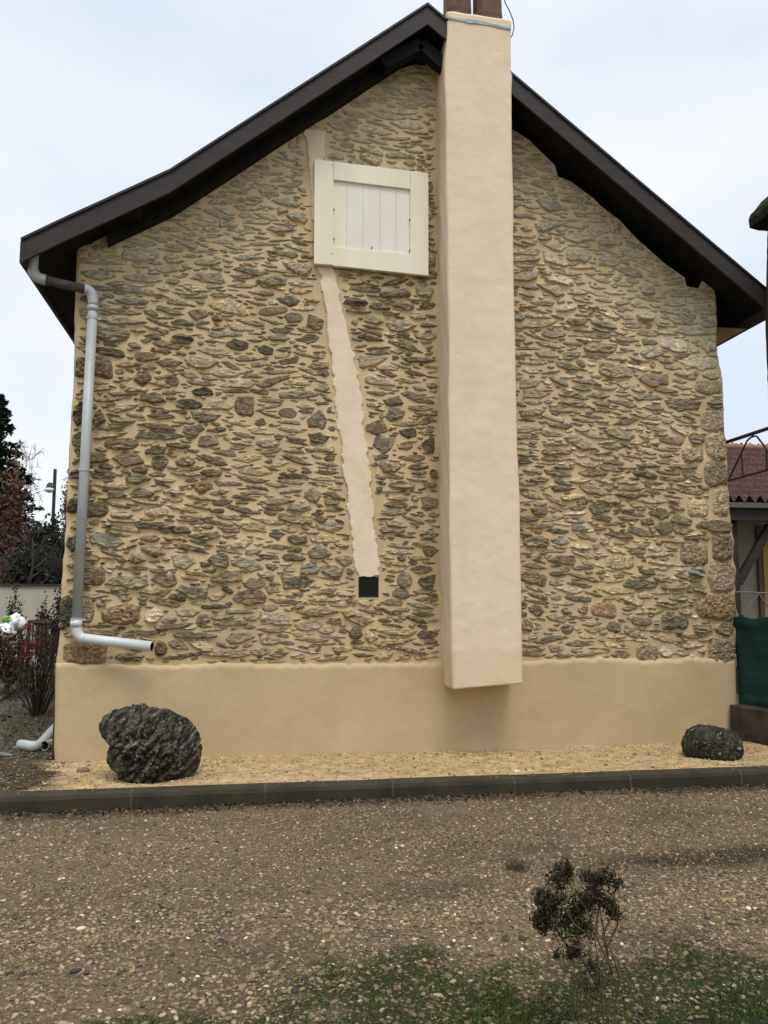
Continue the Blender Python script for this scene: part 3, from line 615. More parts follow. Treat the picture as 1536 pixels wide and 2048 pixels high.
# ---- downpipe
def arc(p0, p1, p2, n=8): return [p0*(1-t)**2 + p1*2*t*(1-t) + p2*t*t for t in [i/n for i in range(n+1)]]
dp = empty('downpipe', (0, 0, 0), house); dp.location = oy(152, 1262, -.11)-wloc(house)
tag(dp, 'light grey plastic downpipe bending across the left eave and ending in an open side spout')
pr = .047
Y1 = -.26; a = oy(66, 500, Y1); b = oy(62, 545, Y1); k1 = oy(92, 560, -.24); k2 = oy(168, 578, -.15); k3 = oy(186, 612, -.12); bt = oy(153, 1246, -.115); fb = oy(170, 1277, -.115); fe = oy(304, 1293, -.30)
MB().tube([a]+arc(oy(66, 524, Y1), oy(60, 556, Y1), k1, 10), pr+.005, 20).build('elbow', M['pvc'], dp, smooth=True)
MB().tube([k1, k2], pr-.002, 20).build('crossing_pipe', M['pvcdark'], dp, smooth=True)
MB().tube(arc(k2, oy(189, 580, -.12), k3, 10), pr+.005, 20).tube([k3, k3+(bt-k3).normalized()*.05], pr+.007, 20).build('elbow', M['pvc'], dp, smooth=True)
MB().tube([k3, bt], pr, 24).build('pipe', M['pvc'], dp, smooth=True)
el = arc(bt, oy(151, 1276, -.115), fb, 10)
MB().tube(el, pr+.004, 20).tube([oy(153, 1240, -.115), oy(152, 1254, -.115)], pr+.008, 20).build('elbow', M['pvcnew'], dp, smooth=True)
# open spout: outer and inner skin
mb = MB(); mb.tube([fb, fe], pr, 24, cap=False); mb.tube([fb, fe], pr-.005, 24, cap=False, mi=1)
n_ = 24; base = len(mb.v); 
mb.f += [(24+j, 24+(j+1) % 24, 48+24+(j+1) % 24, 48+24+j) for j in range(24)]; mb.m += [0]*24
mb.build('spout', [M['pvcnew'], M['pvcdark']], dp, smooth=True)
for (y, x) in ((637, 184.5), (940, 169), (1239, 153)):
    p = oy(x, y, -.115); d = (bt-k3).normalized()
    br = MB(); br.tube([p-d*.012, p+d*.012], pr+.008, 20); br.box((p.x+.05, -.125, p.z-.01), (p.x+.085, -.105, p.z+.01)); br.box((p.x-.012, -.07, p.z-.01), (p.x+.012, .01, p.z+.01))
    br.build('pipe_bracket', M['pvc'], dp, smooth=False)

# ------------------------------------------------------------------ ground
ys_g = 400
MB().add([(-300, -200, -.45), (300, -200, -.45), (300, 400, -.45), (-300, 400, -.45)], [(0, 1, 2, 3)]).build('ground', M['soil'])
tag(bpy.data.objects['ground'], kind='structure')
KY0, KY1, KZ = -1.56, -1.385, .03
def gsheet(x0, x1, y0, y1, res, hf, name, m, colf=None):
    nx = int((x1-x0)/res)+1; ny = int((y1-y0)/res)+1
    gx, gy = np.meshgrid(np.linspace(x0, x1, nx), np.linspace(y0, y1, ny)); gz = hf(gx, gy)
    V = np.stack([gx, gy, gz], -1).reshape(-1, 3); i = np.arange(nx*ny).reshape(ny, nx)
    c_ = None
    if colf is not None: c_ = np.ones((ny, nx, 4)); c_[..., :3] = colf(gx, gy); c_ = c_.reshape(-1, 4)
    o = fastmesh(name, V, np.stack([i[:-1, :-1], i[:-1, 1:], i[1:, 1:], i[1:, :-1]], -1).reshape(-1, 4), m, None, c_)
    tag(o, kind='structure'); return o
def grassmask(x, y):
    # moss creeping in from the near edge, thicker to the right
    nn = fbm(x*1.3, y*1.3, 131, 4)
    g1 = (-4.66 - y)/.30 + 1.9*nn + 1.0*fbm(x*6, y*6, 133, 3) + np.clip((x-1.0)/.8, 0, 1)*.95 - np.clip((.2-x)/.8, 0, 1)*.5
    return np.clip(g1, 0, 1)
_p1 = oz(1440, 1715, GZ)
def damp_ground(x, y):                  # wet, muddier patches of the yard
    d1 = np.exp(-(((x-_p1.x)/.75)**2+((y-_p1.y)/.16)**2))*(1.5+.9*fbm(x*4, y*9, 231, 3))
    d2 = np.clip(1-(KY0-y)/(.20+.16*fbm(x*1.3, y*0, 233, 3)), 0, 1)*(1+.6*fbm(x*3, y*7, 235, 3))
    d3 = np.clip(fbm(x*1.0+3, y*2.4, 237, 4)*2.0-.6, 0, .45)
    return np.clip(np.maximum(np.maximum(d1, d2), d3), 0, 1)
def gravelcol(x, y):
    base = np.array([.175, .130, .080]); n1 = fbm(x*.8, y*.8, 121, 3)[..., None]; n2 = fbm(x*5, y*5, 125, 4)[..., None]
    c_ = base*(1+.22*n1+.28*n2)
    dk = np.clip(1-(KY0-y)/.22, 0, 1)*(.75+.5*fbm(x*3, y*6, 127, 2)); dk = np.clip(dk, 0, 1)[..., None]
    pd = np.clip(fbm(x*1.1+5, y*2.2, 129, 3)*3-1.2, 0, 1)[..., None]*np.clip((x-.8)/1.2, 0, 1)[..., None]*.6
    c_ = c_*(1-.62*damp_ground(x, y)[..., None])
    gm = grassmask(x, y)[..., None]; return c_*(1-gm*.8)+np.array([.024, .040, .010])*gm*.8
gh = lambda x, y: GZ + .012*fbm(x*1.2, y*1.2, 141, 3)+.006*fbm(x*8, y*8, 143, 4)+.012*np.clip(1-(KY0-y)/.12, 0, 1)
gsheet(-3.6, 6.4, -6.6, KY0+.03, .018, gh, 'gravel_yard', M['gravel'], gravelcol)
tag(MB().add([(-40, -40, GZ-.05), (40, -40, GZ-.05), (40, KY0, GZ-.05), (-40, KY0, GZ-.05)], [(0, 1, 2, 3)]).build('outer_gravel', mat('outer_gravel', (.24, .185, .12), (.10, .08, .05), scale=30, rough=.95)), kind='structure')
# sand bed in front of the house
def sandh(x, y):
    return .012 + .016*fbm(x*1.5, y*2, 151, 3) + .010*fbm(x*9, y*9, 153, 4) + .006*np.maximum(0, vn(x*30, y*30, 157)) + np.clip((y+.5)/.5, 0, 1)*(.0+.015*vn(x*2, y*0, 158)) + np.clip((x-4.6)/.6, 0, 1)*.05
def sandcol(x, y):
    c_ = np.ones(x.shape+(3,))*(1+.1*fbm(x*2, y*2, 161, 3)[..., None])
    st = np.clip(fbm(x*2.2, y*5, 163, 4)*3-1.1, 0, 1)[..., None]; c_ = c_*(1-.45*st)
    lf = np.clip((-1.62-.35*fbm(x*3, y*3, 165, 3)+.2*(-y-.5)-x)/.25, 0, 1)[..., None]     # fades into dark soil on the left
    return c_*(1-lf*(.86+.12*fbm(x*14, y*14, 167, 3)[..., None]))
gsheet(-2.6, 7.0, KY1-.02, .05, .014, sandh, 'sand_bed', M['sand'], sandcol)
def soilh(x, y): return -.03 + .022*np.maximum(y, 0) + .03*fbm(x*.9, y*.9, 171, 4) + .01*fbm(x*7, y*7, 173, 3)
gsheet(-14, -1.9, KY1-.02, 24, .08, soilh, 'garden_soil', M['soil'])
gsheet(5.1, 16, KY1-.02, 20, .12, lambda x, y: -.06+.02*fbm(x, y, 175, 3), 'side_yard', M['soil'])
# kerb
mb = MB(); jx = -.86-1.03*7
prof = [(KY1, -.3), (KY1, KZ-.006), (KY1-.012, KZ), (KY0+.035, KZ-.002), (KY0+.012, KZ-.012), (KY0, KZ-.04), (KY0-.004, -.3)]
while jx < 10:
    a, b = jx+.005, jx+1.028-.005; nseg = 8; V = []; dzr = rnd.uniform(-.002, .002)
    for s_ in range(nseg+1):
        x = a+(b-a)*s_/nseg
        V += [(x, y+.0015*mnoise.noise((x*6, y*9, z*9)), z+dzr+.002*mnoise.noise((x*5, y*20, 2))) for y, z in prof]
    m_ = len(prof); fs = [(s_*m_+k, s_*m_+k+1, (s_+1)*m_+k+1, (s_+1)*m_+k) for s_ in range(nseg) for k in range(m_-1)]+[tuple(range(m_-1, -1, -1)), tuple(nseg*m_+k for k in range(m_))]
    mb.add(V, fs)
    V = []                                       # mortar in the joint, smeared a little onto the stone
    for x in (b-.004, b+.014): V += [(x, y-(.0012 if y < KY1-.01 else 0), z+.0015) for y, z in prof]
    mb.add(V, [(k, k+1, m_+k+1, m_+k) for k in range(m_-1)], 1)
    jx += 1.028
tag(mb.build('kerb', [M['kerb'], M['kerbjoint']], smooth=False), kind='structure')

# ------------------------------------------------------------------ loose stones
def ico(sub):
    import bmesh
    bm = bmesh.new(); bmesh.ops.create_icosphere(bm, subdivisions=sub, radius=1)
    v = np.array([q.co[:] for q in bm.verts]); f = np.array([[q.index for q in g_.verts] for g_ in bm.faces]); bm.free(); return v, f
I1 = ico(1); I2 = ico(2)
def pebbles(name, pos, size, cols, proto, m, flat=(.35, .7), jit=.16, smooth=True, angular=False):
    v, f = proto; n = len(pos); k = len(v)
    S = np.stack([size*rs.uniform(.8, 1.3, n), size*rs.uniform(.6, .95, n), size*rs.uniform(flat[0], flat[1], n)], -1)
    V = v[None]*(1+jit*(rs.rand(n, k, 1)*2-1))*S[:, None]
    t = rs.rand(n)*6.283; tl = rs.normal(0, .25, n); c1, s1, c2, s2 = np.cos(t), np.sin(t), np.cos(tl), np.sin(tl)
    x, y, z = V[..., 0].copy(), V[..., 1].copy(), V[..., 2].copy()
    x, z = x*c2[:, None]-z*s2[:, None], x*s2[:, None]+z*c2[:, None]
    V = np.stack([x*c1[:, None]-y*s1[:, None], x*s1[:, None]+y*c1[:, None], z], -1)+pos[:, None]
    F_ = f[None]+(np.arange(n)*k)[:, None, None]
    c_ = np.ones((n, k, 4)); c_[..., :3] = cols[:, None]
    return fastmesh(name, V.reshape(-1, 3), F_.reshape(-1, 3), m, None, c_.reshape(-1, 4), smooth)
PC = np.array([(.23,.165,.095),(.19,.135,.08),(.28,.205,.12),(.14,.105,.066),(.36,.28,.175),(.22,.145,.09),(.10,.08,.055),(.26,.20,.13),(.44,.36,.24),(.05,.045,.038),(.56,.49,.36),(.16,.145,.11)])
PW = np.array([20,18,14,14,7,10,9,7,3,3,1.2,5]); PW = PW/PW.sum()
def scatter(n, near, far):
    # even cover of the visible yard between two distances
    y = rs.uniform(0, 1, n); yy = CAM.y + near+(far-near)*y
    lx_ = -.13*0 + (yy-CAM.y)*-.34-.15; rx_ = (yy-CAM.y)*.70+.3
    x = lx_-.7 + rs.rand(n)*(rx_-lx_+1.4); return x, yy
def make_gravel():
    A = []
    for (n, near, far, s0, s1) in ((30000, 2.9, 4.4, .004, .009), (48000, 4.2, 6.83, .005, .010), (8500, 2.9, 4.6, .009, .015), (4800, 4.3, 6.8, .009, .0155), (330, 2.95, 4.7, .015, .022), (150, 4.4, 6.8, .014, .022)):
        x, y = scatter(n, near, far); s = rs.uniform(s0, s1, n); A.append((x, y, s))
    x = np.concatenate([a[0] for a in A]); y = np.concatenate([a[1] for a in A]); s = np.concatenate([a[2] for a in A])
    gm = grassmask(x, y); keep = rs.rand(len(x)) > gm*.45
    bare = fbm(x*1.4, y*1.4, 181, 3); keep &= rs.rand(len(x)) > np.clip(bare*1.6, 0, .55)*(s < .012)
    x, y, s = x[keep], y[keep], s[keep]
    z = gh(x, y)+s*.10
    ci = rs.choice(len(PC), len(x), p=PW); c_ = PC[ci]*rs.uniform(.55, 1.2, (len(x), 1))*np.array([[.98, .96, .92]])
    dk = damp_ground(x, y)[:, None]; c_ = c_*(1-.62*dk*(rs.rand(len(x), 1) > .15))
    gm = gm[keep][:, None]; c_ = c_*(1-.35*gm)
    ex = [(325,1815,.016),(338,1818,.013),(457,1827,.017),(62,1893,.018),(150,1946,.022),(172,1948,.019),(42,1957,.02),(20,1952,.018),(265,1856,.015),(590,1985,.02),(780,1905,.016),(795,1912,.014),(905,1890,.014),(1045,1880,.02),(1050,1895,.014),(640,1738,.012),(100,1600,.014),(200,1667,.012),(663,1679,.010)]
    E_ = [oz(a, b, GZ) for a, b, q in ex]; xe = np.array([p.x for p in E_]); ye = np.array([p.y for p in E_]); se = np.array([q for a, b, q in ex])
    x = np.concatenate([x, xe]); y = np.concatenate([y, ye]); s = np.concatenate([s, se]); z = np.concatenate([z, gh(xe, ye)+se*.2]); c_ = np.concatenate([c_, np.tile([[.035, .032, .028]], (len(xe), 1))])
    return x, y, z, s, c_
x, y, z, s, c_ = make_gravel()
nb = s > .0085
tag(pebbles('gravel', np.stack([x, y, z], -1)[~nb], s[~nb], c_[~nb], I1, M['stone_attr'], smooth=False, jit=.30, flat=(.25, .6)), 'loose brown and grey gravel covering the yard before the kerb', 'gravel', kind='stuff')
tag(pebbles('pebble_scatter', np.stack([x, y, z], -1)[nb], s[nb], c_[nb], I2, M['stone_attr'], flat=(.3, .6), jit=.17), 'larger rounded pebbles scattered through the gravel yard', 'pebbles', kind='stuff')
# dark leaf litter at the kerb foot
def leafmesh(name, pos, size, cols, m, parent=None, flat=True, tri=False):
    n = len(pos); a = rs.rand(n)*6.283; tl = rs.normal(0, .5 if flat else 1.3, n); t2 = rs.normal(0, .5 if flat else 1.3, n)
    q = np.array([(-1, 0, 0), (0, -.55, .12), (1, 0, 0), (0, .55, .12)])
    V = q[None]*size[:, None, None]
    x, y, z = V[..., 0], V[..., 1], V[..., 2]
    y, z = y*np.cos(tl)[:, None]-z*np.sin(tl)[:, None], y*np.sin(tl)[:, None]+z*np.cos(tl)[:, None]
    x, z = x*np.cos(t2)[:, None]-z*np.sin(t2)[:, None], x*np.sin(t2)[:, None]+z*np.cos(t2)[:, None]
    V = np.stack([x*np.cos(a)[:, None]-y*np.sin(a)[:, None], x*np.sin(a)[:, None]+y*np.cos(a)[:, None], z], -1)+pos[:, None]
    c_ = np.ones((n, 4, 4)); c_[..., :3] = cols[:, None]
    return fastmesh(name, V.reshape(-1, 3), np.arange(n*4).reshape(n, 4), m, parent, c_.reshape(-1, 4), False)
n = 1500; x = rs.uniform(-3, 6, n); y = KY0-.01-np.abs(rs.normal(0, .09, n)); pos = np.stack([x, y, gh(x, y)+.012], -1)
cc = np.array([(.05, .032, .022), (.08, .05, .032), (.035, .028, .02), (.12, .09, .06)])[rs.choice(4, n)]
tag(leafmesh('leaf_litter', pos, rs.uniform(.008, .022, n), cc, M['leafattr']), 'dark dead leaves and crumbs gathered along the kerb foot', 'leaf litter', kind='stuff')
# sand clods and crumbs
n = 5200; x = rs.uniform(-2.3, 6.3, n); y = rs.uniform(KY1+.02, -.07, n); s = rs.uniform(.004, .012, n)*np.where(rs.rand(n) > .93, 1.8, 1)
cc = np.where(rs.rand(n, 1) > .3, np.array([[.48, .35, .19]]), np.array([[.20, .145, .09]]))*rs.uniform(.7, 1.15, (n, 1))*np.where(x < -1.65, .28, 1)[:, None]
tag(pebbles('sand_crumbs', np.stack([x, y, sandh(x, y)+s*.2], -1), s, cc, I1, M['stone_attr'], smooth=False), 'sand clods and mortar crumbs lying on the yellow sand bed', 'crumbs', kind='stuff')
n = 420; x = rs.uniform(-2.4, 6.2, n); x[:160] = rs.normal(2.2, 1.6, 160); y = rs.uniform(KY1-.1, KY1+.1, n); s = rs.uniform(.004, .010, n)
cc = np.array([[.55, .43, .26]])*rs.uniform(.5, 1.0, (n, 1))
tag(pebbles('kerb_crumbs', np.stack([x, y, np.full(n, KZ)], -1), s*.6, cc, I1, M['stone_attr'], smooth=False), 'sand crumbs spilled onto the kerb top', 'crumbs', kind='stuff')

n = 2600; x = rs.uniform(-3.4, -1.6, n); y = rs.uniform(KY1+.02, .9, n); s = rs.uniform(.005, .022, n)*rs.uniform(.4, 1, n); k = x < -1.75+.25*rs.rand(n); x, y, s = x[k], y[k], s[k]; n = len(x)
cc = np.array([(.10, .09, .07), (.05, .04, .03), (.15, .13, .10), (.07, .05, .03), (.22, .18, .12)])[rs.choice(5, n)]
tag(pebbles('soil_rubble', np.stack([x, y, np.maximum(sandh(x, y)*(y < .05), -.03)+s*.15], -1), s, cc, I1, M['stone_attr'], smooth=False, flat=(.2, .5), jit=.3), 'dark crumbs and slate bits on the soil at the left corner', 'rubble', kind='stuff')
# moss and short grass at the near edge
def blades(name, xs_, ys_, zs_, hs, cols, m, parent=None, wd=.0022):
    n = len(xs_); a = rs.rand(n)*6.283; ln = rs.normal(0, .5, n); l2 = rs.normal(0, .5, n)
    b0 = np.stack([xs_-np.cos(a)*wd, ys_-np.sin(a)*wd, zs_], -1); b1 = np.stack([xs_+np.cos(a)*wd, ys_+np.sin(a)*wd, zs_], -1)
    t_ = np.stack([xs_+hs*ln, ys_+hs*l2, zs_+hs], -1)
    V = np.stack([b0, b1, t_], 1).reshape(-1, 3); c_ = np.ones((n, 3, 4)); c_[..., :3] = cols[:, None]; c_[:, 2, :3] *= 1.25
    return fastmesh(name, V, np.arange(n*3).reshape(n, 3), m, parent, c_.reshape(-1, 4), False)
n = 330000; x, y = scatter(n, 2.85, 4.9); gm = grassmask(x, y); k = rs.rand(n) < gm*.95-.10*(fbm(x*9, y*9, 191, 3) > .1); x, y = x[k], y[k]
n = len(x); gc = np.array([(.042, .074, .006), (.028, .048, .006), (.072, .10, .010), (.040, .044, .010)])[rs.choice(4, n)]*rs.uniform(.6, 1.3, (n, 1))
tag(blades('grass', x, y, gh(x, y)-.002, rs.uniform(.003, .013, n)*(1+.8*(fbm(x*3, y*3, 193, 2) > .15)), gc, M['leafattr'], wd=.0024), 'short moss and grass creeping over the gravel at the near edge', 'grass', kind='stuff')

# ------------------------------------------------------------------ boulders
def boulder(name, outl, Y0, depth, m, label, seed, amp=.05, cy=None):
    mx_ = sum(q[0] for q in outl)/len(outl); my_ = sum(q[1] for q in outl)/len(outl)
    P = [oy(mx_+(x-mx_)*(.965 if depth > .3 else .90), my_+(y-my_)*.965, Y0) for x, y in outl]; cx = sum(p.x for p in P)/len(P); cz = sum(p.z for p in P)/len(P)
    ang = [math.atan2(p.z-cz, p.x-cx) for p in P]; rad = [math.hypot(p.x-cx, p.z-cz) for p in P]
    o = sorted(zip(ang, rad)); A = np.array([q[0] for q in o]); Rr = np.array([q[1] for q in o])
    A = np.concatenate([A-2*math.pi, A, A+2*math.pi]); Rr = np.tile(Rr, 3)
    nt_, npp = 260, 150; V = []; R_ = random.Random(int(seed*10)); rm = sum(rad)/len(rad); planes = []
    for k in range(16):
        pn = Vector((R_.uniform(-1, 1), -R_.uniform(.5, 1.3), R_.uniform(-.7, 1))).normalized(); planes.append((pn, R_.uniform(.66, .86)*(1 if depth > .3 else 1.13)*(depth*abs(pn.y)+rm*.95*(1-abs(pn.y)))))
    for j in range(npp):
        th = math.pi*j/(npp-1)
        for i in range(nt_):
            ph = 2*math.pi*i/nt_ - math.pi; r = float(np.interp(ph, A, Rr))
            st = abs(math.sin(th))**.62; ct = math.cos(th); ct = math.copysign(abs(ct)**.85, ct)
            p = Vector((math.cos(ph)*r*st, -ct*depth, math.sin(ph)*r*st))
            for (pn, pd) in planes:
                ex_ = pn.dot(p) - pd
                if ex_ > 0: p = p - pn*ex_*.85
            q = p*1.0 + Vector((seed, 0, 0))
            sheared = Vector((q.x*1.2-q.z*1.5, q.y*2, q.z*1.2+q.x*.9))
            al = q.x*.62+q.z*.78; ac = -q.x*.78+q.z*.62
            fold = Vector((al*3.2, q.y*5, ac*11)); fold += Vector((0, 0, 1.6*mnoise.noise(q*3)))
            dsp = amp*(.7*mnoise.fractal(q*3.2, 1, 2, 3) + .75*(.35-abs(mnoise.noise(fold))) + .35*(.3-abs(mnoise.noise(fold*2.3))) + .5*mnoise.noise(q*24)+.42*mnoise.noise(q*48))
            nrm = p.normalized(); inner = 1 if st < .88 else .30+.70*(1-(st-.88)/.12)
            V.append(p + nrm*dsp*inner)
    fs = [(j*nt_+i, (j+1)*nt_+i, (j+1)*nt_+(i+1) % nt_, j*nt_+(i+1) % nt_) for j in range(npp-1) for i in range(nt_)]
    zmin = min(p.z for p in P)
    mb = MB(); mb.add(V, fs); o = mb.build(name, m, smooth=True); o.location = (cx, Y0, cz)
    tag(o, label, 'boulder'); return o
bl = [(196,1443),(205,1430),(225,1418),(255,1413),(285,1412),(320,1415),(350,1426),(375,1440),(390,1455),(402,1475),(406,1500),(404,1525),(396,1545),(384,1556),(360,1560),(330,1562),(312,1568),(300,1566),(270,1563),(240,1569),(232,1562),(236,1548),(215,1536),(211,1518),(216,1500),(222,1488),(204,1474),(195,1458)]
boulder('boulder', bl, -.98, .36, M['rock'], 'large dark schist boulder leaning over to the left on the sand by the kerb', 3.3, .062)
bl2 = [(1370,1495),(1378,1472),(1388,1459),(1402,1453),(1425,1453),(1450,1456),(1470,1462),(1478,1480),(1481,1500),(1483,1522),(1470,1530),(1440,1533),(1412,1527),(1395,1520),(1374,1513)]
boulder('boulder', bl2, -.82, .28, M['rock2'], 'small squat black mossy boulder on the sand near the right corner', 8.1, .025)
# pale stones at the small boulder's foot, slates at the left
for (x, y, s_, lab, mm, zz_) in ((1443,1527,.032,'larger pale pebble at the foot of the small black boulder',(.42,.36,.26),.02),(1465,1529,.024,'smaller pale pebble at the foot of the small black boulder, nearer the low wall',(.40,.34,.24),.02),
        (166,1541,.05,'flat brown stone chip on the sand left of the large boulder',(.20,.13,.09),.02),(1032,1543,.03,'cream stone chip lying on the sand in front of the chimney',(.6,.5,.36),.02),(232,1538,.045,'rounded tan cobble against the large boulder',(.32,.25,.17),.02)):
    p = oz(x, y, zz_); v, f = I2; V = [Vector(q)*s_*(1+.15*mnoise.noise(Vector(q)*2+Vector((x, 0, 0)))) for q in v]; V = [Vector((q.x*1.2, q.y*.9, q.z*.6)) for q in V]
    mb = MB(); mb.add(V, [tuple(int(t) for t in g_) for g_ in f]); o = mb.build('loose_stone', mat('loose_stone', mm, rough=.9, scale=20, bump=.3)); o.location = p; tag(o, lab, 'stone')
chips = [(10,1510,.10),(35,1497,.07),(18,1530,.08),(48,1522,.06),(70,1456,.05),(5,1478,.05),(58,1538,.05),(30,1546,.06),(88,1530,.05),(12,1548,.05)]
nm_ = ['leftmost grey slate chip on the dark soil at the photo edge','grey slate chip just below the curved spare pipe end','grey slate chip on soil below the leftmost slate','dark slate chip between the spare pipes and the sand','pale stone chip behind the curved spare pipe','small slate chip on soil at the left edge above the other slates','small slate flake at the edge of the sand, left corner','slate flake just behind the kerb at far left','slate flake close to the plinth corner on dark soil','slate flake against the kerb at the photo\'s left edge']
for (x, y, s_), lb in zip(chips, nm_):
    p = oz(x, y, 0.0); n = 7; mb = MB(); an0 = rnd.random()*6; V = [(s_*rnd.uniform(.6, 1)*math.cos(an0+2*math.pi*k/n), s_*.6*rnd.uniform(.6, 1)*math.sin(an0+2*math.pi*k/n), zq) for zq in (0, .012) for k in range(n)]
    mb.add(V, [tuple(range(n-1, -1, -1)), tuple(range(n, 2*n))]+[(k, (k+1) % n, n+(k+1) % n, n+k) for k in range(n)])
    o = mb.build('slate_chip', M.setdefault('chip', mat('slate_chip', (.20, .19, .165), (.09, .085, .075), scale=14, rough=.8))); o.location = p; o.rotation_euler = (rnd.uniform(-.3, .3), rnd.uniform(-.3, .3), 0)
    tag(o, lb, 'stone chip', 'slate chips on the dark soil')

# ------------------------------------------------------------------ spare pipes at the left corner
def pipe_open(name, path, r, label, m_in):
    mb = MB(); k = len(path); mb.tube(path, r, 20, cap=False); b0 = len(mb.v); mb.tube(path, r-.006, 20, cap=False, mi=1)
    mb.f += [(j, (j+1) % 20, b0+(j+1) % 20, b0+j) for j in range(20)]; mb.m += [0]*20
    o = mb.build(name, [M['pvc'], m_in], smooth=True); tag(o, label, 'pipe'); return o
p0 = oz(41, 1489, .05); p1 = oz(66, 1493, .05); pb = oz(78, 1492, .05); p3 = oz(113, 1452, .07); p2 = pb.lerp(p3, .18)
pipe_open('spare_pipe', [p0, p0.lerp(p1, .5)]+arc(p1, pb, p2, 6)+[p3, p3+(p3-pb)*.4], .05, 'grey spare pipe with a bent end lying on the soil beside the plinth corner', M['pvcdark'])
q0 = oz(93, 1489, .05); q0 += Vector((0, -.08, 0)); pipe_open('spare_pipe', [q0, q0+Vector((.16, .5, 0)), q0+Vector((.34, 1.0, .01))], .047, 'straight grey spare pipe with its dark open end facing out, next to the plinth corner', M['gap'])

# ------------------------------------------------------------------ vegetation
def clump(cent, rad, n, lo=.25):
    d = rs.normal(0, 1, (n, 3)); d /= np.linalg.norm(d, axis=1, keepdims=True); r = np.abs(rs.normal(.52, .30, (n, 1)))
    return np.array(cent)[None]+d*r*np.array(rad)[None]
def bare_tree(root, h, r, depth, spread, m, name='branches', seed=1, droop=0, kids=(2, 4), minr=.003, start=None):
    R = random.Random(seed); mb = MB(); tips = []
    def grow(p, d, l, r_, k):
        pts = [p]; rr = [r_]; q = p.copy(); dd = d.copy(); ns = 4
        for i in range(ns):
            dd = (dd + Vector((R.gauss(0, .13), R.gauss(0, .13), R.gauss(0, .08)-droop*(depth-k)/depth*.3))).normalized(); q = q+dd*(l/ns); pts.append(q.copy()); rr.append(r_*(1-.45*(i+1)/ns))
        mb.tube(pts, rr, 5 if k < depth-1 else 7, cap=False)
        if k == 0: tips.append(q); return
        for c in range(R.randint(*kids)+(1 if k == depth else 0)):
            t = R.uniform(.35, 1); i = min(ns-1, int(t*ns)); bp = pts[i]*(1-(t*ns-i))+pts[i+1]*(t*ns-i) if i < ns else q
            a = R.uniform(0, 6.28); sd_ = dd.orthogonal(); sd_.rotate(Matrix.Rotation(a, 3, dd)); nd = (dd+sd_*spread*R.uniform(.6, 1.3)).normalized()
            grow(bp, nd, l*R.uniform(.55, .8), max(minr, r_*.5), k-1); tips.append(bp)
        grow(q, dd, l*.7, r_*.55, k-1)
    grow(Vector(start or (0, 0, 0)), Vector((0, 0, 1)), h, r, depth)
    return mb, tips
def base(px, Yb, zb=None):
    p = oy(px, 1300, Yb); return Vector((p.x, Yb, soilh(np.array([p.x]), np.array([Yb]))[0] if zb is None else zb))

# spruce behind the boundary wall
def spruce():
    b = base(-22, 24, 0.0); h = oy(0, 785, 24).z
    r_ = empty('spruce_tree', b); tag(r_, 'tall dark spruce with drooping boughs at the left edge behind the boundary wall', 'tree')
    MB().tube([b, b+Vector((0, 0, h*.97))], [.22, .03], 8).build('trunk', M['bark'], r_)
    V = []; S_ = []; C_ = []
    limbs = MB()
    for k in range(230):
        t = (k/230)**.9; z = h*(.06+.93*t); L_ = (1-t)*2.9*rnd.uniform(.7, 1.15)+.12; a = rnd.random()*6.283; m_ = int(26+L_*60)
        e_ = Vector((math.cos(a)*L_, math.sin(a)*L_, -.22*L_)); p0_ = b+Vector((0, 0, z)); limbs.tube([p0_, p0_+e_], [.02, .006], 4, cap=False)
        for _ in range(m_):
            s_ = rnd.random()**.7; w_ = .17*L_*(1-s_*.6); q = p0_+e_*s_ + Vector((rnd.gauss(0, w_), rnd.gauss(0, w_), rnd.gauss(0, .05)-.10*rnd.random())); V.append(q); S_.append(rnd.uniform(.05, .13)); C_.append([c*rnd.uniform(.6, 1.4) for c in (.026, .042, .026)])
    limbs.build('branches', M['bark'], r_)
    leafmesh('crown', np.array([tuple(v) for v in V]), np.array(S_), np.array(C_), M['leafattr'], r_, flat=True)
spruce()
# birch
b = base(66, 30, 0); mb, tips = bare_tree(None, 3.1, .16, 6, .6, M['birchbark'], seed=5, droop=.35, kids=(2, 3), minr=.016, start=tuple(b))
br = empty('birch_tree', b); tag(br, 'bare pale birch with fine drooping twigs between the spruce and the street lamp', 'tree')
o = mb.build('branches', M['birchbark'], br); zmax = max(v[2] for v in mb.v); hwant = oy(66, 868, 30).z; 
o.data.transform(Matrix.Translation(b) @ Matrix.Diagonal((.62*hwant/zmax, .62*hwant/zmax, hwant/zmax, 1)) @ Matrix.Translation(-b))
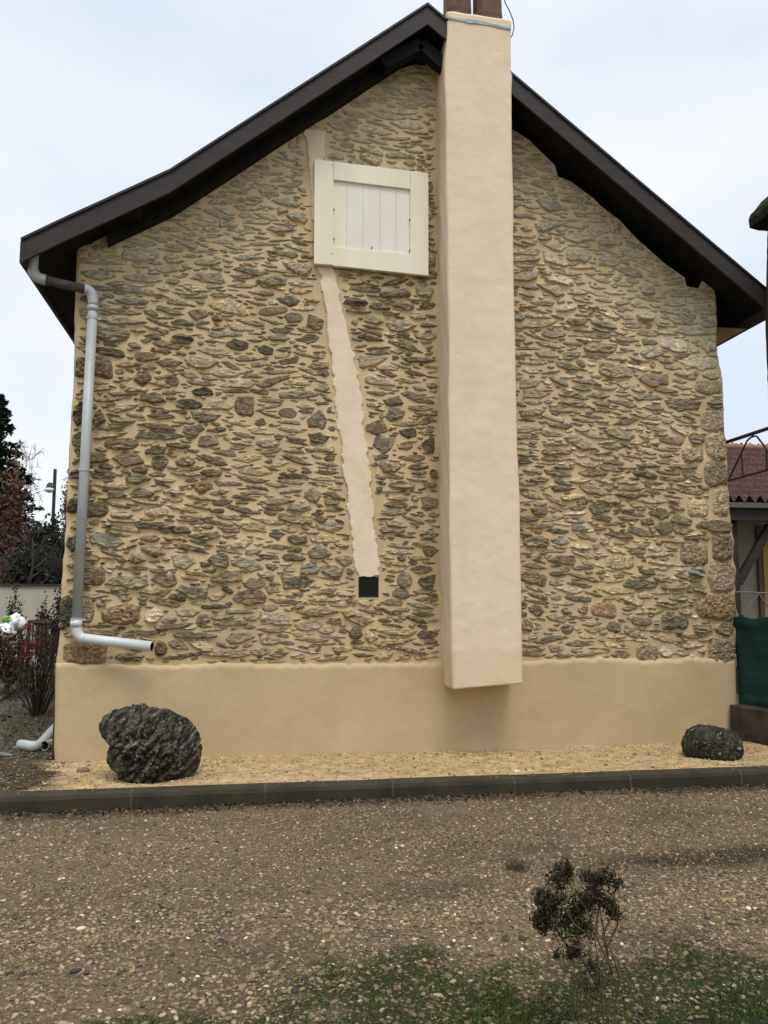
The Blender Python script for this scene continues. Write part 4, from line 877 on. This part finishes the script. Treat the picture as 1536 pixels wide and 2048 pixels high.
# copper-leaved trees
def leafy(name, px, Yb, top_px, wpx, label, cat, cols, nleaf, lsz, seed, h0=None, dens=1, grp=None, low=.15):
    b = base(px, Yb); hz = oy(px, top_px, Yb).z-b.z; depth = (oy(px, 1200, Yb)-CAM).dot(Fw); wr = wpx/2*depth/F_PX
    r_ = empty(name, b); tag(r_, label, cat, grp)
    mb, tips = bare_tree(None, hz*.42, max(.012, hz*.016), 4, .75, None, seed=seed, kids=(2, 3), minr=.004, start=tuple(b)); 
    zmax = max(v[2] for v in mb.v)-b.z; xr_ = max(abs(v[0]-b.x) for v in mb.v)
    k1_, k2_ = hz/zmax, wr/xr_
    mb.v = [(b.x+(v[0]-b.x)*k2_, b.y+(v[1]-b.y)*k2_, b.z+(v[2]-b.z)*k1_) for v in mb.v]; tips = [Vector((b.x+(v.x-b.x)*k2_, b.y+(v.y-b.y)*k2_, b.z+(v.z-b.z)*k1_)) for v in tips]
    mb.build('branches', M['bark'], r_)
    tp = [t for t in tips if t.z > b.z+hz*low] or tips; T = np.array([tuple(t) for t in tp]); i = rs.choice(len(T), nleaf)
    P_ = T[i]+rs.normal(0, 1, (nleaf, 3))*np.array([wr*.10, wr*.10, hz*.05]); P_ = P_[P_[:, 2] > b.z+.02]; n = len(P_)
    cc = np.array(cols)[rs.choice(len(cols), n)]*rs.uniform(.6, 1.3, (n, 1))
    leafmesh('crown', P_, rs.uniform(.6, 1.2, n)*lsz, cc, M['leafattr'], r_, flat=False)
COP = [(.11, .055, .035), (.15, .075, .045), (.08, .04, .03), (.16, .10, .06)]
DKG = [(.024, .034, .018), (.034, .044, .022), (.018, .023, .014), (.038, .034, .024)]
leafy('copper_tree', 12, 14, 915, 80, 'rust brown leaved tree at the left edge below the spruce', 'tree', COP, 5200, .07, 21)
leafy('copper_tree', 128, 21, 925, 70, 'orange brown leaved tree just left of the house behind the lamp', 'tree', COP, 3200, .06, 22)
leafy('yew_bush', 92, 16, 1050, 90, 'dark evergreen bush with spiky top behind the boundary wall, under the lamp', 'bush', DKG, 7000, .07, 23, low=.0)
leafy('yew_bush', 20, 15, 1050, 110, 'dark evergreen bush behind the boundary wall below the rust brown tree', 'bush', DKG, 8000, .08, 24, low=.0)
leafy('yew_bush', 135, 17, 1068, 80, 'dark evergreen bush behind the boundary wall touching the house edge', 'bush', DKG, 6000, .08, 29, low=.0)
leafy('yew_bush', 65, 13, 1095, 110, 'low dark evergreen bush directly above the middle of the cream wall', 'bush', DKG, 7000, .07, 33, low=.0)
b = base(50, 11.6); mb, _ = bare_tree(None, .9, .05, 4, 1.1, None, seed=9, kids=(2, 4), minr=.006, start=(b.x, b.y, b.z+1.2)); r_ = empty('bare_tree', b); tag(r_, 'dark leafless pollard spreading crooked branches just behind the cream wall', 'tree')
mb.tube([b, b+Vector((0, 0, 1.25))], .07, 8); mb.build('branches', M['timber'], r_)
# far tree line so the horizon is closed on both sides
n = 16000; x = rs.uniform(-60, 60, n); z = rs.rand(n)**.6; x_, top = x, 3.6+1.6*fbm(x*.12, x*0, 201, 4)
P_ = np.stack([x, 55+rs.rand(n)*5, z*top*.9], -1); cc = np.array(DKG)[rs.choice(4, n)]*1.4
tag(leafmesh('far_wood', P_, rs.uniform(.3, .8, n), cc, M['leafattr'], flat=False), 'dark distant wood beyond the garden', 'wood', kind='stuff')
# street lamp
b = base(94.5, 20, 0); lp = empty('street_lamp', b); tag(lp, 'slim dark street lamp with a pale hanging shade left of the house', 'street lamp')
tp = oy(94.5, 938, 20); MB().tube([b, Vector((b.x, 20, tp.z))], .055, 8).build('pole', M['iron'], lp)
la = oy(99, 972, 20); MB().tube([Vector((b.x, 20, la.z+.06)), la+Vector((0, 0, .1))], .03, 6).tube([la+Vector((0, 0, .12)), la+Vector((0, 0, .05)), la-Vector((0, 0, .06))], [.03, .08, .12], 10).build('lamp_head', M['iron'], lp)
MB().tube([la-Vector((0, 0, .07)), la-Vector((0, 0, .10)), la-Vector((0, 0, .17)), la-Vector((0, 0, .22))], [.12, .17, .15, .05], 14).build('lamp_shade', M['plastic'], lp, smooth=True)

# boundary wall
wr_ = empty('boundary_wall', (-4, 10, 0)); tag(wr_, 'long low cream garden wall with a thin dark coping left of the house', 'wall')
zt_ = oy(50, 1172, 10).z; MB().box((-14, 10, -.3), (.5, 10.2, zt_)).build('wall', M['palewall'], wr_); MB().box((-14.1, 9.96, zt_), (.6, 10.24, zt_+.045)).build('coping', M['coping'], wr_)
# shrubs in front of the wall
RD = [(.060, .024, .018), (.040, .022, .015), (.075, .036, .02), (.035, .028, .016)]
leafy('red_shrub', 24, 8.4, 1172, 46, 'small bronze leaved shrub standing in front of the cream wall above the white bags', 'shrub', [(.08, .055, .03), (.06, .035, .02), (.09, .07, .035)], 900, .035, 41, low=.35)
leafy('red_shrub', 84, 6.5, 1200, 60, 'dark maroon shrub behind the slatted bench', 'shrub', RD, 2000, .03, 42, low=.3)
leafy('red_shrub', 108, 4.6, 1180, 44, 'tall twiggy shrub with dark leaves touching the house corner', 'shrub', [(.03, .02, .015), (.05, .03, .02)], 900, .026, 43, low=.45)
leafy('red_shrub', 12, 4.8, 1262, 60, 'deep red leaved shrub at the left edge below the white bags', 'shrub', RD, 2200, .028, 46, low=.3)
# hydrangea-like bush close to the corner
b = base(80, 3.2); hb = empty('hydrangea_bush', b); tag(hb, 'twiggy garden bush with faded red flower heads beside the house corner', 'bush')
mb = MB(); LP = []
for k in range(48):
    a = rnd.uniform(0, 6.28); sp = rnd.uniform(.05, .72); tx, ty = math.cos(a)*sp, math.sin(a)*sp*.7; hh = rnd.uniform(.45, 1.15); pts = [b+Vector((tx*.1, ty*.1, 0)), b+Vector((tx*.45, ty*.45, hh*.5)), b+Vector((tx*.95, ty*.95, hh))]; mb.tube(pts, [.008, .006, .003], 5, cap=False)
    for _ in range(2): q = pts[1]*.5+pts[2]*.5; mb.tube([q, q+Vector((rnd.gauss(0, .12), rnd.gauss(0, .12), rnd.uniform(.1, .3)))], .003, 4, cap=False)
    for _ in range(20): t = rnd.uniform(.55, 1.08); LP.append(tuple(pts[0].lerp(pts[2], t)+Vector((rnd.gauss(0, .06), rnd.gauss(0, .06), rnd.gauss(0, .05)))))
mb.build('stems', mat('stem', (.05, .03, .02), rough=.9), hb); LP = np.array(LP)
leafmesh('foliage', LP, rs.uniform(.012, .028, len(LP)), np.array([(.035, .030, .018), (.045, .055, .022), (.05, .030, .018), (.035, .045, .018)])[rs.choice(4, len(LP))], M['leafattr'], hb, flat=False)
for (x, y, rp) in ((60,1253,11),(56,1290,13),(70,1292,9),(52,1310,9)):
    c_ = oy(x, y, 3.0); P_ = clump(c_, (rp*.0068,)*3, 170, .5); leafmesh('flower_head', P_, rs.uniform(.010, .017, 170), np.array([(.26, .06, .045), (.20, .05, .04), (.15, .04, .035)])[rs.choice(3, 170)], M['leafattr'], hb, flat=False)
n = 9000; x = rs.uniform(-6, -1.95, n); y = rs.uniform(.6, 9.5, n); k = fbm(x*1.1, y*1.1, 211, 3) > -.05; x, y = x[k], y[k]; n = len(x)
tag(blades('garden_grass', x, y, soilh(x, y), rs.uniform(.03, .08, n), np.array([(.05, .065, .022), (.07, .075, .03), (.035, .045, .018)])[rs.choice(3, n)], M['leafattr'], wd=.006), 'thin grass patches on the garden soil left of the house', 'grass', kind='stuff')
n = 2500; x = rs.uniform(-5, -1.85, n); y = rs.uniform(-1.3, 6, n); P_ = np.stack([x, y, soilh(x, y)+.012], -1)
tag(leafmesh('fallen_leaves', P_, rs.uniform(.012, .03, n), np.array([(.12, .08, .05), (.09, .05, .03), (.05, .035, .025), (.17, .13, .09)])[rs.choice(4, n)], M['leafattr']), 'brown fallen leaves strewn over the garden soil', 'leaves', kind='stuff')
# garden edging
mb = MB(); e0 = oz(-20, 1416, 0.05); e1 = oz(66, 1357, .08); d = e1-e0; nseg = 14
for k in range(nseg):
    a = e0+d*(k/nseg); b_ = e0+d*((k+.94)/nseg); mb.beam(a+Vector((0, 0, rnd.uniform(-.01, .01))), b_, .07, .10)
tag(mb.build('garden_edging', mat('mossy_edging', (.15, .15, .12), (.06, .065, .05), scale=15, rough=.9, bump=.5)), 'line of mossy grey edging blocks crossing the garden soil', 'edging')
# bench
bc = oy(57, 1262, 6.0); bn = empty('garden_bench', (bc.x, 6.0, bc.z-.9)); tag(bn, 'brown slatted wooden garden bench in front of the cream wall', 'bench')
xa, xb = oy(55, 1238, 6).x, oy(112, 1238, 6).x; zt_ = oy(57, 1240, 6).z; g0 = zt_-.95
bk = MB().box((xa, 5.97, zt_-.05), (xb, 6.03, zt_)).box((xa, 5.975, zt_-.42), (xb, 6.02, zt_-.37))
k = xa+.02
while k < xb: bk.box((k, 5.985, zt_-.37), (k+.03, 6.005, zt_-.05)); k += .058
bk.build('backrest', M['benchwood'], bn)
st_ = MB(); 
for q in range(5): st_.box((xa, 5.52+q*.09, g0+.42), (xb, 5.58+q*.09, g0+.445))
st_.build('seat', M['benchwood'], bn)
for (x, y, h_) in ((xa, 5.5, .62), (xb-.05, 5.5, .62), (xa, 5.97, .94), (xb-.05, 5.97, .94)): MB().box((x, y, g0-.2), (x+.05, y+.05, g0+h_)).build('leg', M['benchwood'], bn)
for x in (xa-.01, xb-.05): MB().box((x, 5.48, g0+.62), (x+.06, 5.965, g0+.65)).build('armrest', M['benchwood'], bn)
# white bags
def blob(name, c, r, m, label, cat, seed):
    v, f = ico(4); V = [Vector(q) for q in v]; V = [Vector((q.x*r[0], q.y*r[1], q.z*r[2]))*(1+.35*mnoise.noise(q*1.6+Vector((seed, 0, 0)))+.22*mnoise.noise(q*5+Vector((seed, 2, 0)))) for q in V]
    mb = MB(); mb.add(V, [tuple(int(t) for t in g_) for g_ in f]); o = mb.build(name, m, smooth=True); o.location = c; tag(o, label, cat); return o
tb = oy(16, 1285, 5.4)
tbl = empty('garden_table', (tb.x-.2, 5.4, g0)); tag(tbl, 'low wooden garden table under the white bags at the left edge', 'table')
MB().box((tb.x-.9, 5.0, tb.z-.03), (tb.x+.16, 5.9, tb.z)).build('tabletop', M['benchwood'], tbl)
for (x, y) in ((tb.x-.86, 5.05), (tb.x+.08, 5.05), (tb.x-.86, 5.8), (tb.x+.08, 5.8)): MB().box((x, y, -.1), (x+.06, y+.06, tb.z-.031)).build('leg', M['benchwood'], tbl)
blob('plastic_bag', oy(33, 1246, 5.5)-Vector((0, 0, .0)), (.15, .13, .13), M['plastic'], 'crumpled white plastic bag beside the bench end', 'bag', 1)
blob('plastic_bag', oy(6, 1264, 5.3), (.16, .13, .13), M['plastic'], 'crumpled white plastic bag at the very left edge of the photo', 'bag', 5)
blob('leafy_bundle', oy(14, 1238, 5.45), (.07, .07, .05), mat('fresh_green', (.16, .34, .05), rough=.6), 'small bright green bundle on top of the white bags', 'bundle', 9)

# foreground weed with dark seed heads
WY = -5.35
def wp(x, y, dy=0): return oy(x, y, WY+dy)
wd = empty('dry_weed', oy(1205, 2110, WY)); tag(wd, 'dry weed with dark brown seed heads and thin pale stems in the foreground', 'plant')
stems = [[(1240,2150),(1228,2010),(1215,1900),(1200,1820),(1175,1760),(1170,1735)],[(1215,2140),(1203,2000),(1195,1910),(1180,1830),(1140,1770),(1128,1735)],[(1195,2120),(1178,1980)],[(1205,1990),(1165,1920),(1125,1880),(1100,1840),(1085,1800)],
 [(1225,1950),(1205,1870),(1225,1830),(1232,1800)],[(1190,1880),(1150,1850),(1110,1790),(1085,1780)],[(1300,2100),(1308,2010),(1315,1955)],[(1230,2010),(1240,1960),(1222,1900),(1190,1860),(1160,1835)],[(1195,1950),(1175,1900),(1140,1890),(1135,1910)],[(1220,1930),(1190,1870),(1200,1800),(1200,1760)],[(1212,1900),(1235,1850),(1238,1812)],[(1190,2000),(1150,1950),(1120,1930)]]
mb = MB()
for i, st_ in enumerate(stems): mb.tube([wp(x, y, .03*math.sin(i*2+j)) for j, (x, y) in enumerate(st_)], [max(.0014, .0038-.0005*j) for j in range(len(st_))], 6, cap=False)
for _ in range(110):
    x = rnd.gauss(1165, 45); y = rnd.uniform(1745, 2040); p = wp(x, y, rnd.gauss(0, .05)); mb.tube([p, p+Vector((rnd.gauss(0, .03), rnd.gauss(0, .02), rnd.uniform(.02, .06)))], .0009, 4, cap=False)
mb.build('stems', mat('dry_stem', (.10, .06, .032), (.06, .038, .02), rough=.8), wd)
mb = MB(); mb.tube([wp(1128,1735), wp(1140,1760), wp(1152,1790)], .0022, 5, cap=False).tube([wp(1095,1783), wp(1125,1792), wp(1150,1812)], .0016, 5, cap=False); mb.build('green_stem', mat('lime_stem', (.35, .36, .06), rough=.7), wd)
DKP = [(.024, .017, .010), (.040, .026, .015), (.018, .015, .008), (.055, .036, .019), (.028, .034, .012)]
tw = MB()
for (x, y, rx_, ry_, n, pal_) in [(1098,1812,36,34,1100,'d'),(1083,1790,20,24,420,'d'),(1128,1733,26,26,620,'d'),(1112,1752,24,26,420,'d'),(1185,1752,34,24,800,'d'),(1215,1748,22,22,380,'d'),(1190,1790,36,28,820,'d'),(1168,1800,30,30,520,'d'),(1236,1765,14,18,170,'d'),(1215,1802,22,20,420,'d'),(1230,1822,18,15,330,'d'),(1150,1900,24,17,430,'d'),(1180,1930,18,14,150,'d'),(1118,1905,10,16,100,'d'),(1094,1850,18,18,200,'d'),(1150,1830,34,24,300,'d'),
    (1078,1832,22,24,420,'d'),(1150,1808,34,24,420,'d'),(1120,1838,40,26,420,'g'),(1160,1850,36,34,360,'g'),(1112,1795,38,12,520,'g'),(1130,1755,12,24,140,'y'),(1142,1850,46,30,520,'g'),(1165,1880,50,30,260,'y'),(1185,1960,60,40,420,'g'),(1120,2010,50,36,350,'g')]:
    sc_ = 1/540.0; c_ = wp(x, y); ctr = c_-Vector((0, 0, ry_*sc_*.55)); nt_ = max(6, n//26); PP = []
    for q_ in range(nt_):
        d_ = Vector((rnd.gauss(0, 1), rnd.gauss(0, .7), rnd.gauss(.55, .8))); d_.normalize(); d_ = Vector((d_.x*rx_*1.15, d_.y*rx_, d_.z*ry_*1.15))*sc_*rnd.uniform(.5, 1.15)
        mid = ctr+d_*.5+Vector((0, 0, .008)); end = c_+d_*.85-Vector((0, 0, .010*rnd.random())); tw.tube([ctr, mid, end], .0009, 4, cap=False)
        for _ in range(int(n/nt_*.8)): t_ = rnd.uniform(.25, 1.05); b_ = ctr.lerp(mid, t_*2) if t_ < .5 else mid.lerp(end, t_*2-1); PP.append(tuple(b_+Vector((rnd.gauss(0, .007), rnd.gauss(0, .007), rnd.gauss(-.004, .009)))))
    P_ = np.array(PP); n = len(P_)
    pp = {'d': DKP, 'g': [(.03, .05, .014), (.045, .065, .02), (.02, .03, .012)], 'y': [(.10, .10, .025), (.07, .08, .02)]}[pal_]
    leafmesh('seed_head' if pal_ == 'd' else 'foliage', P_, rs.uniform(.003, .0082, n), np.array(pp)[rs.choice(len(pp), n)]*rs.uniform(.7, 1.3, (n, 1)), M['leafattr'], wd, flat=False)
tw.build('twigs', mat('dark_twig', (.05, .03, .02), rough=.9), wd)
# small dry tuft in the gravel
c_ = oz(1035, 1738, GZ); n = 260; x = c_.x+rs.normal(0, .035, n); y = c_.y+rs.normal(0, .03, n)
tag(blades('grass_tuft', x, y, gh(x, y), rs.uniform(.03, .10, n), np.array([(.10, .075, .04), (.05, .04, .022), (.16, .12, .07)])[rs.choice(3, n)], M['leafattr'], wd=.0016), 'small dry grass tuft growing out of the gravel left of the weed', 'grass tuft')
# green weeds
for (x, y, n, lb) in ((300,1835,160,'small dark green weed patch in the left half of the gravel'),(480,1790,120,'faint green weed patch in the middle of the gravel')):
    c_ = oz(x, y, GZ); xx = c_.x+rs.normal(0, .07, n); yy = c_.y+rs.normal(0, .06, n)
    tag(blades('weed_patch', xx, yy, gh(xx, yy), rs.uniform(.006, .02, n), np.array([(.05, .07, .025)])*np.ones((n, 1)), M['leafattr'], wd=.002), lb, 'weed', kind='stuff')
# dark mossy slab in the near right corner, with shingle on its rim
mb = MB(); nA, nB = 60, 30; V = []
a0 = oz(1290, 2055, GZ); e_ = [oz(x, y, GZ+.02) for x, y in [(1240,2080),(1300,2025),(1360,1998),(1420,1978),(1480,1962),(1560,1940)]]
for j in range(nB):
    t = j/(nB-1)
    for i in range(nA):
        s_ = i/(nA-1)*(len(e_)-1); k = min(int(s_), len(e_)-2); p = e_[k].lerp(e_[k+1], s_-k); q = p+Vector((.12, -.75, 0))*t
        hgt = .028*min(1, t*6)**.5 + .014*mnoise.fractal(Vector((q.x*6, q.y*6, 1)), 1, 2, 4); V.append((q.x, q.y, GZ-.02+hgt if j else GZ-.06))
mb.add(V, [(j*nA+i, (j+1)*nA+i, (j+1)*nA+i+1, j*nA+i+1) for j in range(nB-1) for i in range(nA-1)])
tag(mb.build('mossy_slab', M['moss'], smooth=True), 'dark mossy stone slab with a curved rim in the near right corner', 'stone slab')

n = 60; t_ = rs.rand(n)*(len(e_)-1); k_ = np.minimum(t_.astype(int), len(e_)-2); EE = np.array([tuple(q) for q in e_]); P_ = EE[k_]+(EE[k_+1]-EE[k_])*(t_-k_)[:, None]; P_[:, 1] += rs.normal(.015, .03, n); P_[:, 2] = GZ+.012
sz = rs.uniform(.005, .012, n)
tag(pebbles('rim_shingle', P_, sz, np.array([(.30, .28, .23), (.06, .055, .045), (.13, .11, .08)])[rs.choice(3, n, p=[.2, .45, .35])], I2, M['stone_attr'], jit=.12), 'pale and dark shingle gathered along the rim of the mossy slab', 'shingle', kind='stuff')
n = 14000; x = a0.x+rs.uniform(-.3, .9, n); y = a0.y+rs.uniform(-.2, .75, n); y0_ = np.interp(x, EE[:, 0], EE[:, 1]); k = (y < y0_-.03) & (fbm(x*7, y*7, 241, 3) > -.1); x, y = x[k], y[k]; n = len(x)
tag(blades('slab_moss', x, y, np.full(n, GZ-.005), rs.uniform(.028, .05, n), np.array([(.028, .055, .008), (.018, .034, .006), (.05, .07, .012)])[rs.choice(3, n)], M['leafattr'], wd=.0022), 'moss tufts growing over the dark slab in the near right corner', 'moss', kind='stuff')
# ------------------------------------------------------------------ right side
# low dark wall, starting against the plinth corner and coming towards the right
A = oy(1459, 1409, -.10); B = oz(1536, 1422, A.z); d = (B-A).normalized(); E_ = A+d*3.0; nrm = Vector((d.y, -d.x, 0))
if nrm.y > 0: nrm = -nrm
mb = MB(); ns = 30; V = []
for k in range(ns+1):
    p = A+d*(3.0*k/ns); w_ = .004*mnoise.noise((k*.7, 0, 0)); 
    V += [(p.x, p.y, -.3), (p.x+w_, p.y, p.z-.012), (p.x-nrm.x*.012, p.y-nrm.y*.012, p.z+w_), (p.x-nrm.x*.18, p.y-nrm.y*.18, p.z), (p.x-nrm.x*.19, p.y-nrm.y*.19, -.3)]
mb.add(V, [(k*5+i, (k+1)*5+i, (k+1)*5+i+1, k*5+i+1) for k in range(ns) for i in range(4)]+[(4, 3, 2, 1, 0), tuple(ns*5+i for i in range(5))])
tag(mb.build('low_wall', M['lowwall']), 'low dark damp concrete wall abutting the right corner of the plinth', 'wall')
# green tarp fence on it
T0 = A - nrm*.12 + Vector((0.04, .06, 0)); zt_ = oy(1475, 1234, T0.y).z
nu_, nv_ = 70, 50; V = []
for j in range(nv_):
    for i in range(nu_):
        p = T0+d*(2.2*i/(nu_-1)-.0); z = (A.z-.02) + (zt_-A.z+.02+.012*math.sin(i*.5))*j/(nv_-1)
        off = .022*mnoise.noise((i*.18, j*.05, 0))+.018*mnoise.noise((i*.05, j*.28, 4))+.03*math.exp(-((j-nv_+4)/3)**2)
        V.append((p.x+nrm.x*off-.05*(j/(nv_-1))**2*0, p.y+nrm.y*off, z))
mb = MB(); mb.add(V, [(j*nu_+i, j*nu_+i+1, (j+1)*nu_+i+1, (j+1)*nu_+i) for j in range(nv_-1) for i in range(nu_-1)])
fn_ = empty('screened_fence', T0); tag(fn_, 'dark green fabric screen stretched on a fence above the low wall', 'fence')
cs_ = mb.build('screen', M['tarp'], fn_, smooth=True); so = cs_.modifiers.new('thick', 'SOLIDIFY'); so.thickness = .004
for k in (0.05, 1.1, 2.15):
    p = T0+d*k-nrm*.05; MB().tube([Vector((p.x, p.y, A.z-.01)), Vector((p.x, p.y, zt_+.02))], .02, 8).build('post', M['iron'], fn_)

# neighbouring building with the tiled roof
nbd = empty('tiled_outbuilding', (8.5, 6, 0)); tag(nbd, 'low outbuilding with a red brown clay tile roof right of the house', 'building')
NY = 5.0
gt = oy(1462, 1012, NY); gb = oy(1462, 1043, NY); zr_ = oy(1500, 900, NY+2.4).z; x0_, x1_ = gt.x-2.5, gt.x+6
nu_, nv_ = 700, 200; Ux, Vv = np.meshgrid(np.linspace(x0_, x1_, nu_), np.linspace(0, 1, nv_))
Yr = NY-.25 + Vv*2.65; Zr = gt.z + Vv*(zr_-gt.z); nrow = 10
ph = (Vv*nrow) % 1; wave = .5+.5*np.cos((Ux/.20+.0)*2*math.pi)
Zr = Zr + .055*wave + .10*(1-ph)*(.5+.5*wave) + .006*vn(Ux*3, Vv*20, 221); 
ii = np.arange(nu_*nv_).reshape(nv_, nu_)
fastmesh('roof', np.stack([Ux, Yr, Zr], -1).reshape(-1, 3), np.stack([ii[:-1, :-1], ii[:-1, 1:], ii[1:, 1:], ii[1:, :-1]], -1).reshape(-1, 4), M['tile'], nbd, smooth=False)
mb = MB(); k = x0_
while k < x1_: mb.tube([Vector((k, NY+2.42, zr_+.03)), Vector((k+.36, NY+2.42, zr_+.045))], [.085, .10], 10); k += .35
mb.build('ridge', M['tile_ridge'], nbd, smooth=True)
MB().add([(x0_, NY+2.4, zr_), (x1_, NY+2.4, zr_), (x1_, NY+5, gt.z), (x0_, NY+5, gt.z)], [(0, 1, 2, 3)]).build('rear_roof', M['tile'], nbd)
MB().box((x0_, NY-.22, gb.z), (x1_, NY-.08, gt.z-.0)).build('eaves_beam', M['timber'], nbd)
MB().box((x0_, NY-.3, gt.z-.06), (x1_, NY-.225, gt.z+.03)).build('gutter', mat('zinc_gutter', (.10, .095, .09), rough=.6), nbd)
MB().box((x0_, NY+.9, -.3), (x1_, NY+1.1, gt.z-.02)).build('wall', M['greywall'], nbd)
p_ = oy(1525, 1100, NY+.86); MB().box((p_.x, NY+.85, .2), (p_.x+1.4, NY+.895, p_.z+.45)).build('ochre_door', M['ochre'], nbd)
q_ = oy(1523, 1200, NY+.84); MB().box((q_.x-.03, NY+.83, .2), (q_.x+.05, NY+.87, p_.z+.45)).build('door_frame', mat('door_frame', (.14, .09, .06)), nbd)
a_ = oy(1476, 1165, NY-.0); b_ = oy(1540, 1052, NY-.0); MB().beam(a_, b_, .10, .14).build('brace', M['timber'], nbd)
MB().box((a_.x-.16, NY-.09, -.3), (a_.x-.02, NY+.09, gb.z)).build('post', M['timber'], nbd)
# iron canopy truss running along the side of the house
GX = float(xR(3.2))+.30
tr = empty('iron_truss', (GX, .5, 2)); tag(tr, 'black iron lattice canopy frame sticking out past the right corner against the sky', 'metal frame')
def gxp(x, y): return ox(x, y, GX)
u0 = gxp(1448, 886); u1 = gxp(1560, 849); l0 = gxp(1452, 963); l1 = gxp(1560, 933)
MB().tube([u0, u1], .022, 8).build('top_rail', M['iron'], tr); MB().tube([l0, l1], .013, 6).build('bottom_rail', M['iron'], tr)
mb = MB(); 
for pts in ([(1458,958),(1476,920),(1494,882),(1500,876),(1508,872)], [(1505,872),(1514,873),(1524,886),(1531,896),(1545,915)], [(1483,906),(1486,953)], [(1533,900),(1534,941)]): mb.tube([gxp(*q) for q in pts], .011, 6)
mb.build('lattice', M['iron'], tr)
rl = empty('railing', gxp(1500, 1230)); tag(rl, 'thin pale iron railing with a diagonal brace just above the green screen', 'railing')
m_ = mat('rail_grey', (.16, .15, .14), rough=.5); RY = 1.4
MB().tube([oy(1470, 1184, RY), oy(1570, 1187, RY)], .011, 6).build('rail', m_, rl)
MB().tube([oy(1478, 1240, RY), oy(1518, 1186, RY)], .010, 6).tube([oy(1518, 1188, RY), oy(1545, 1225, RY)], .010, 6).build('brace', m_, rl)
mb = MB()
for x in (1486, 1496): mb.tube([oy(x, 1222, RY), oy(x, 1250, RY)], .005, 5)
mb.tube([oy(1530, 1187, RY), oy(1531, 1330, RY)], .010, 6); mb.build('baluster', m_, rl)
# dark pillar with a mossy cap at the right edge
pil = empty('brick_pillar', oy(1600, 1500, -.95)); tag(pil, 'dark red brick pillar under a mossy stone cap at the right edge of the photo', 'pillar')
le = edge_fn([(1532,452),(1530,520),(1528,600),(1527,640),(1530,720),(1533,790),(1540,880),(1550,1000),(1572,1700)], -.45); V = []; ns = 90
ztp = oy(1532, 456, -.45).z
for k in range(ns+1):
    z = -.3+(ztp+.3)*k/ns; x = float(le(z))+.008*mnoise.noise((z*14, 0, 0)); V += [(x, -.95, z), (x+.55, -.95, z), (x+.55, -.45, z), (x+.02, -.45, z)]
mb = MB(); mb.add(V, [(k*4+i, k*4+(i+1) % 4, (k+1)*4+(i+1) % 4, (k+1)*4+i) for k in range(ns) for i in range(4)]+[tuple(ns*4+i for i in range(4))]); mb.build('shaft', M['redbrick'], pil)
cp = [oy(x, y, -.35) for x, y in [(1497,440),(1499,456),(1516,461),(1545,463),(1640,462),(1640,372),(1560,372),(1536,392),(1522,404),(1510,420),(1500,430)]]
mb = MB(); n = len(cp); mb.add(cp+[p-Vector((0, .75, 0)) for p in cp], [tuple(range(n, 2*n)), tuple(range(n-1, -1, -1))]+[(i, (i+1) % n, (i+1) % n+n, i+n) for i in range(n)])
mb.build('cap', M['moss'], pil)
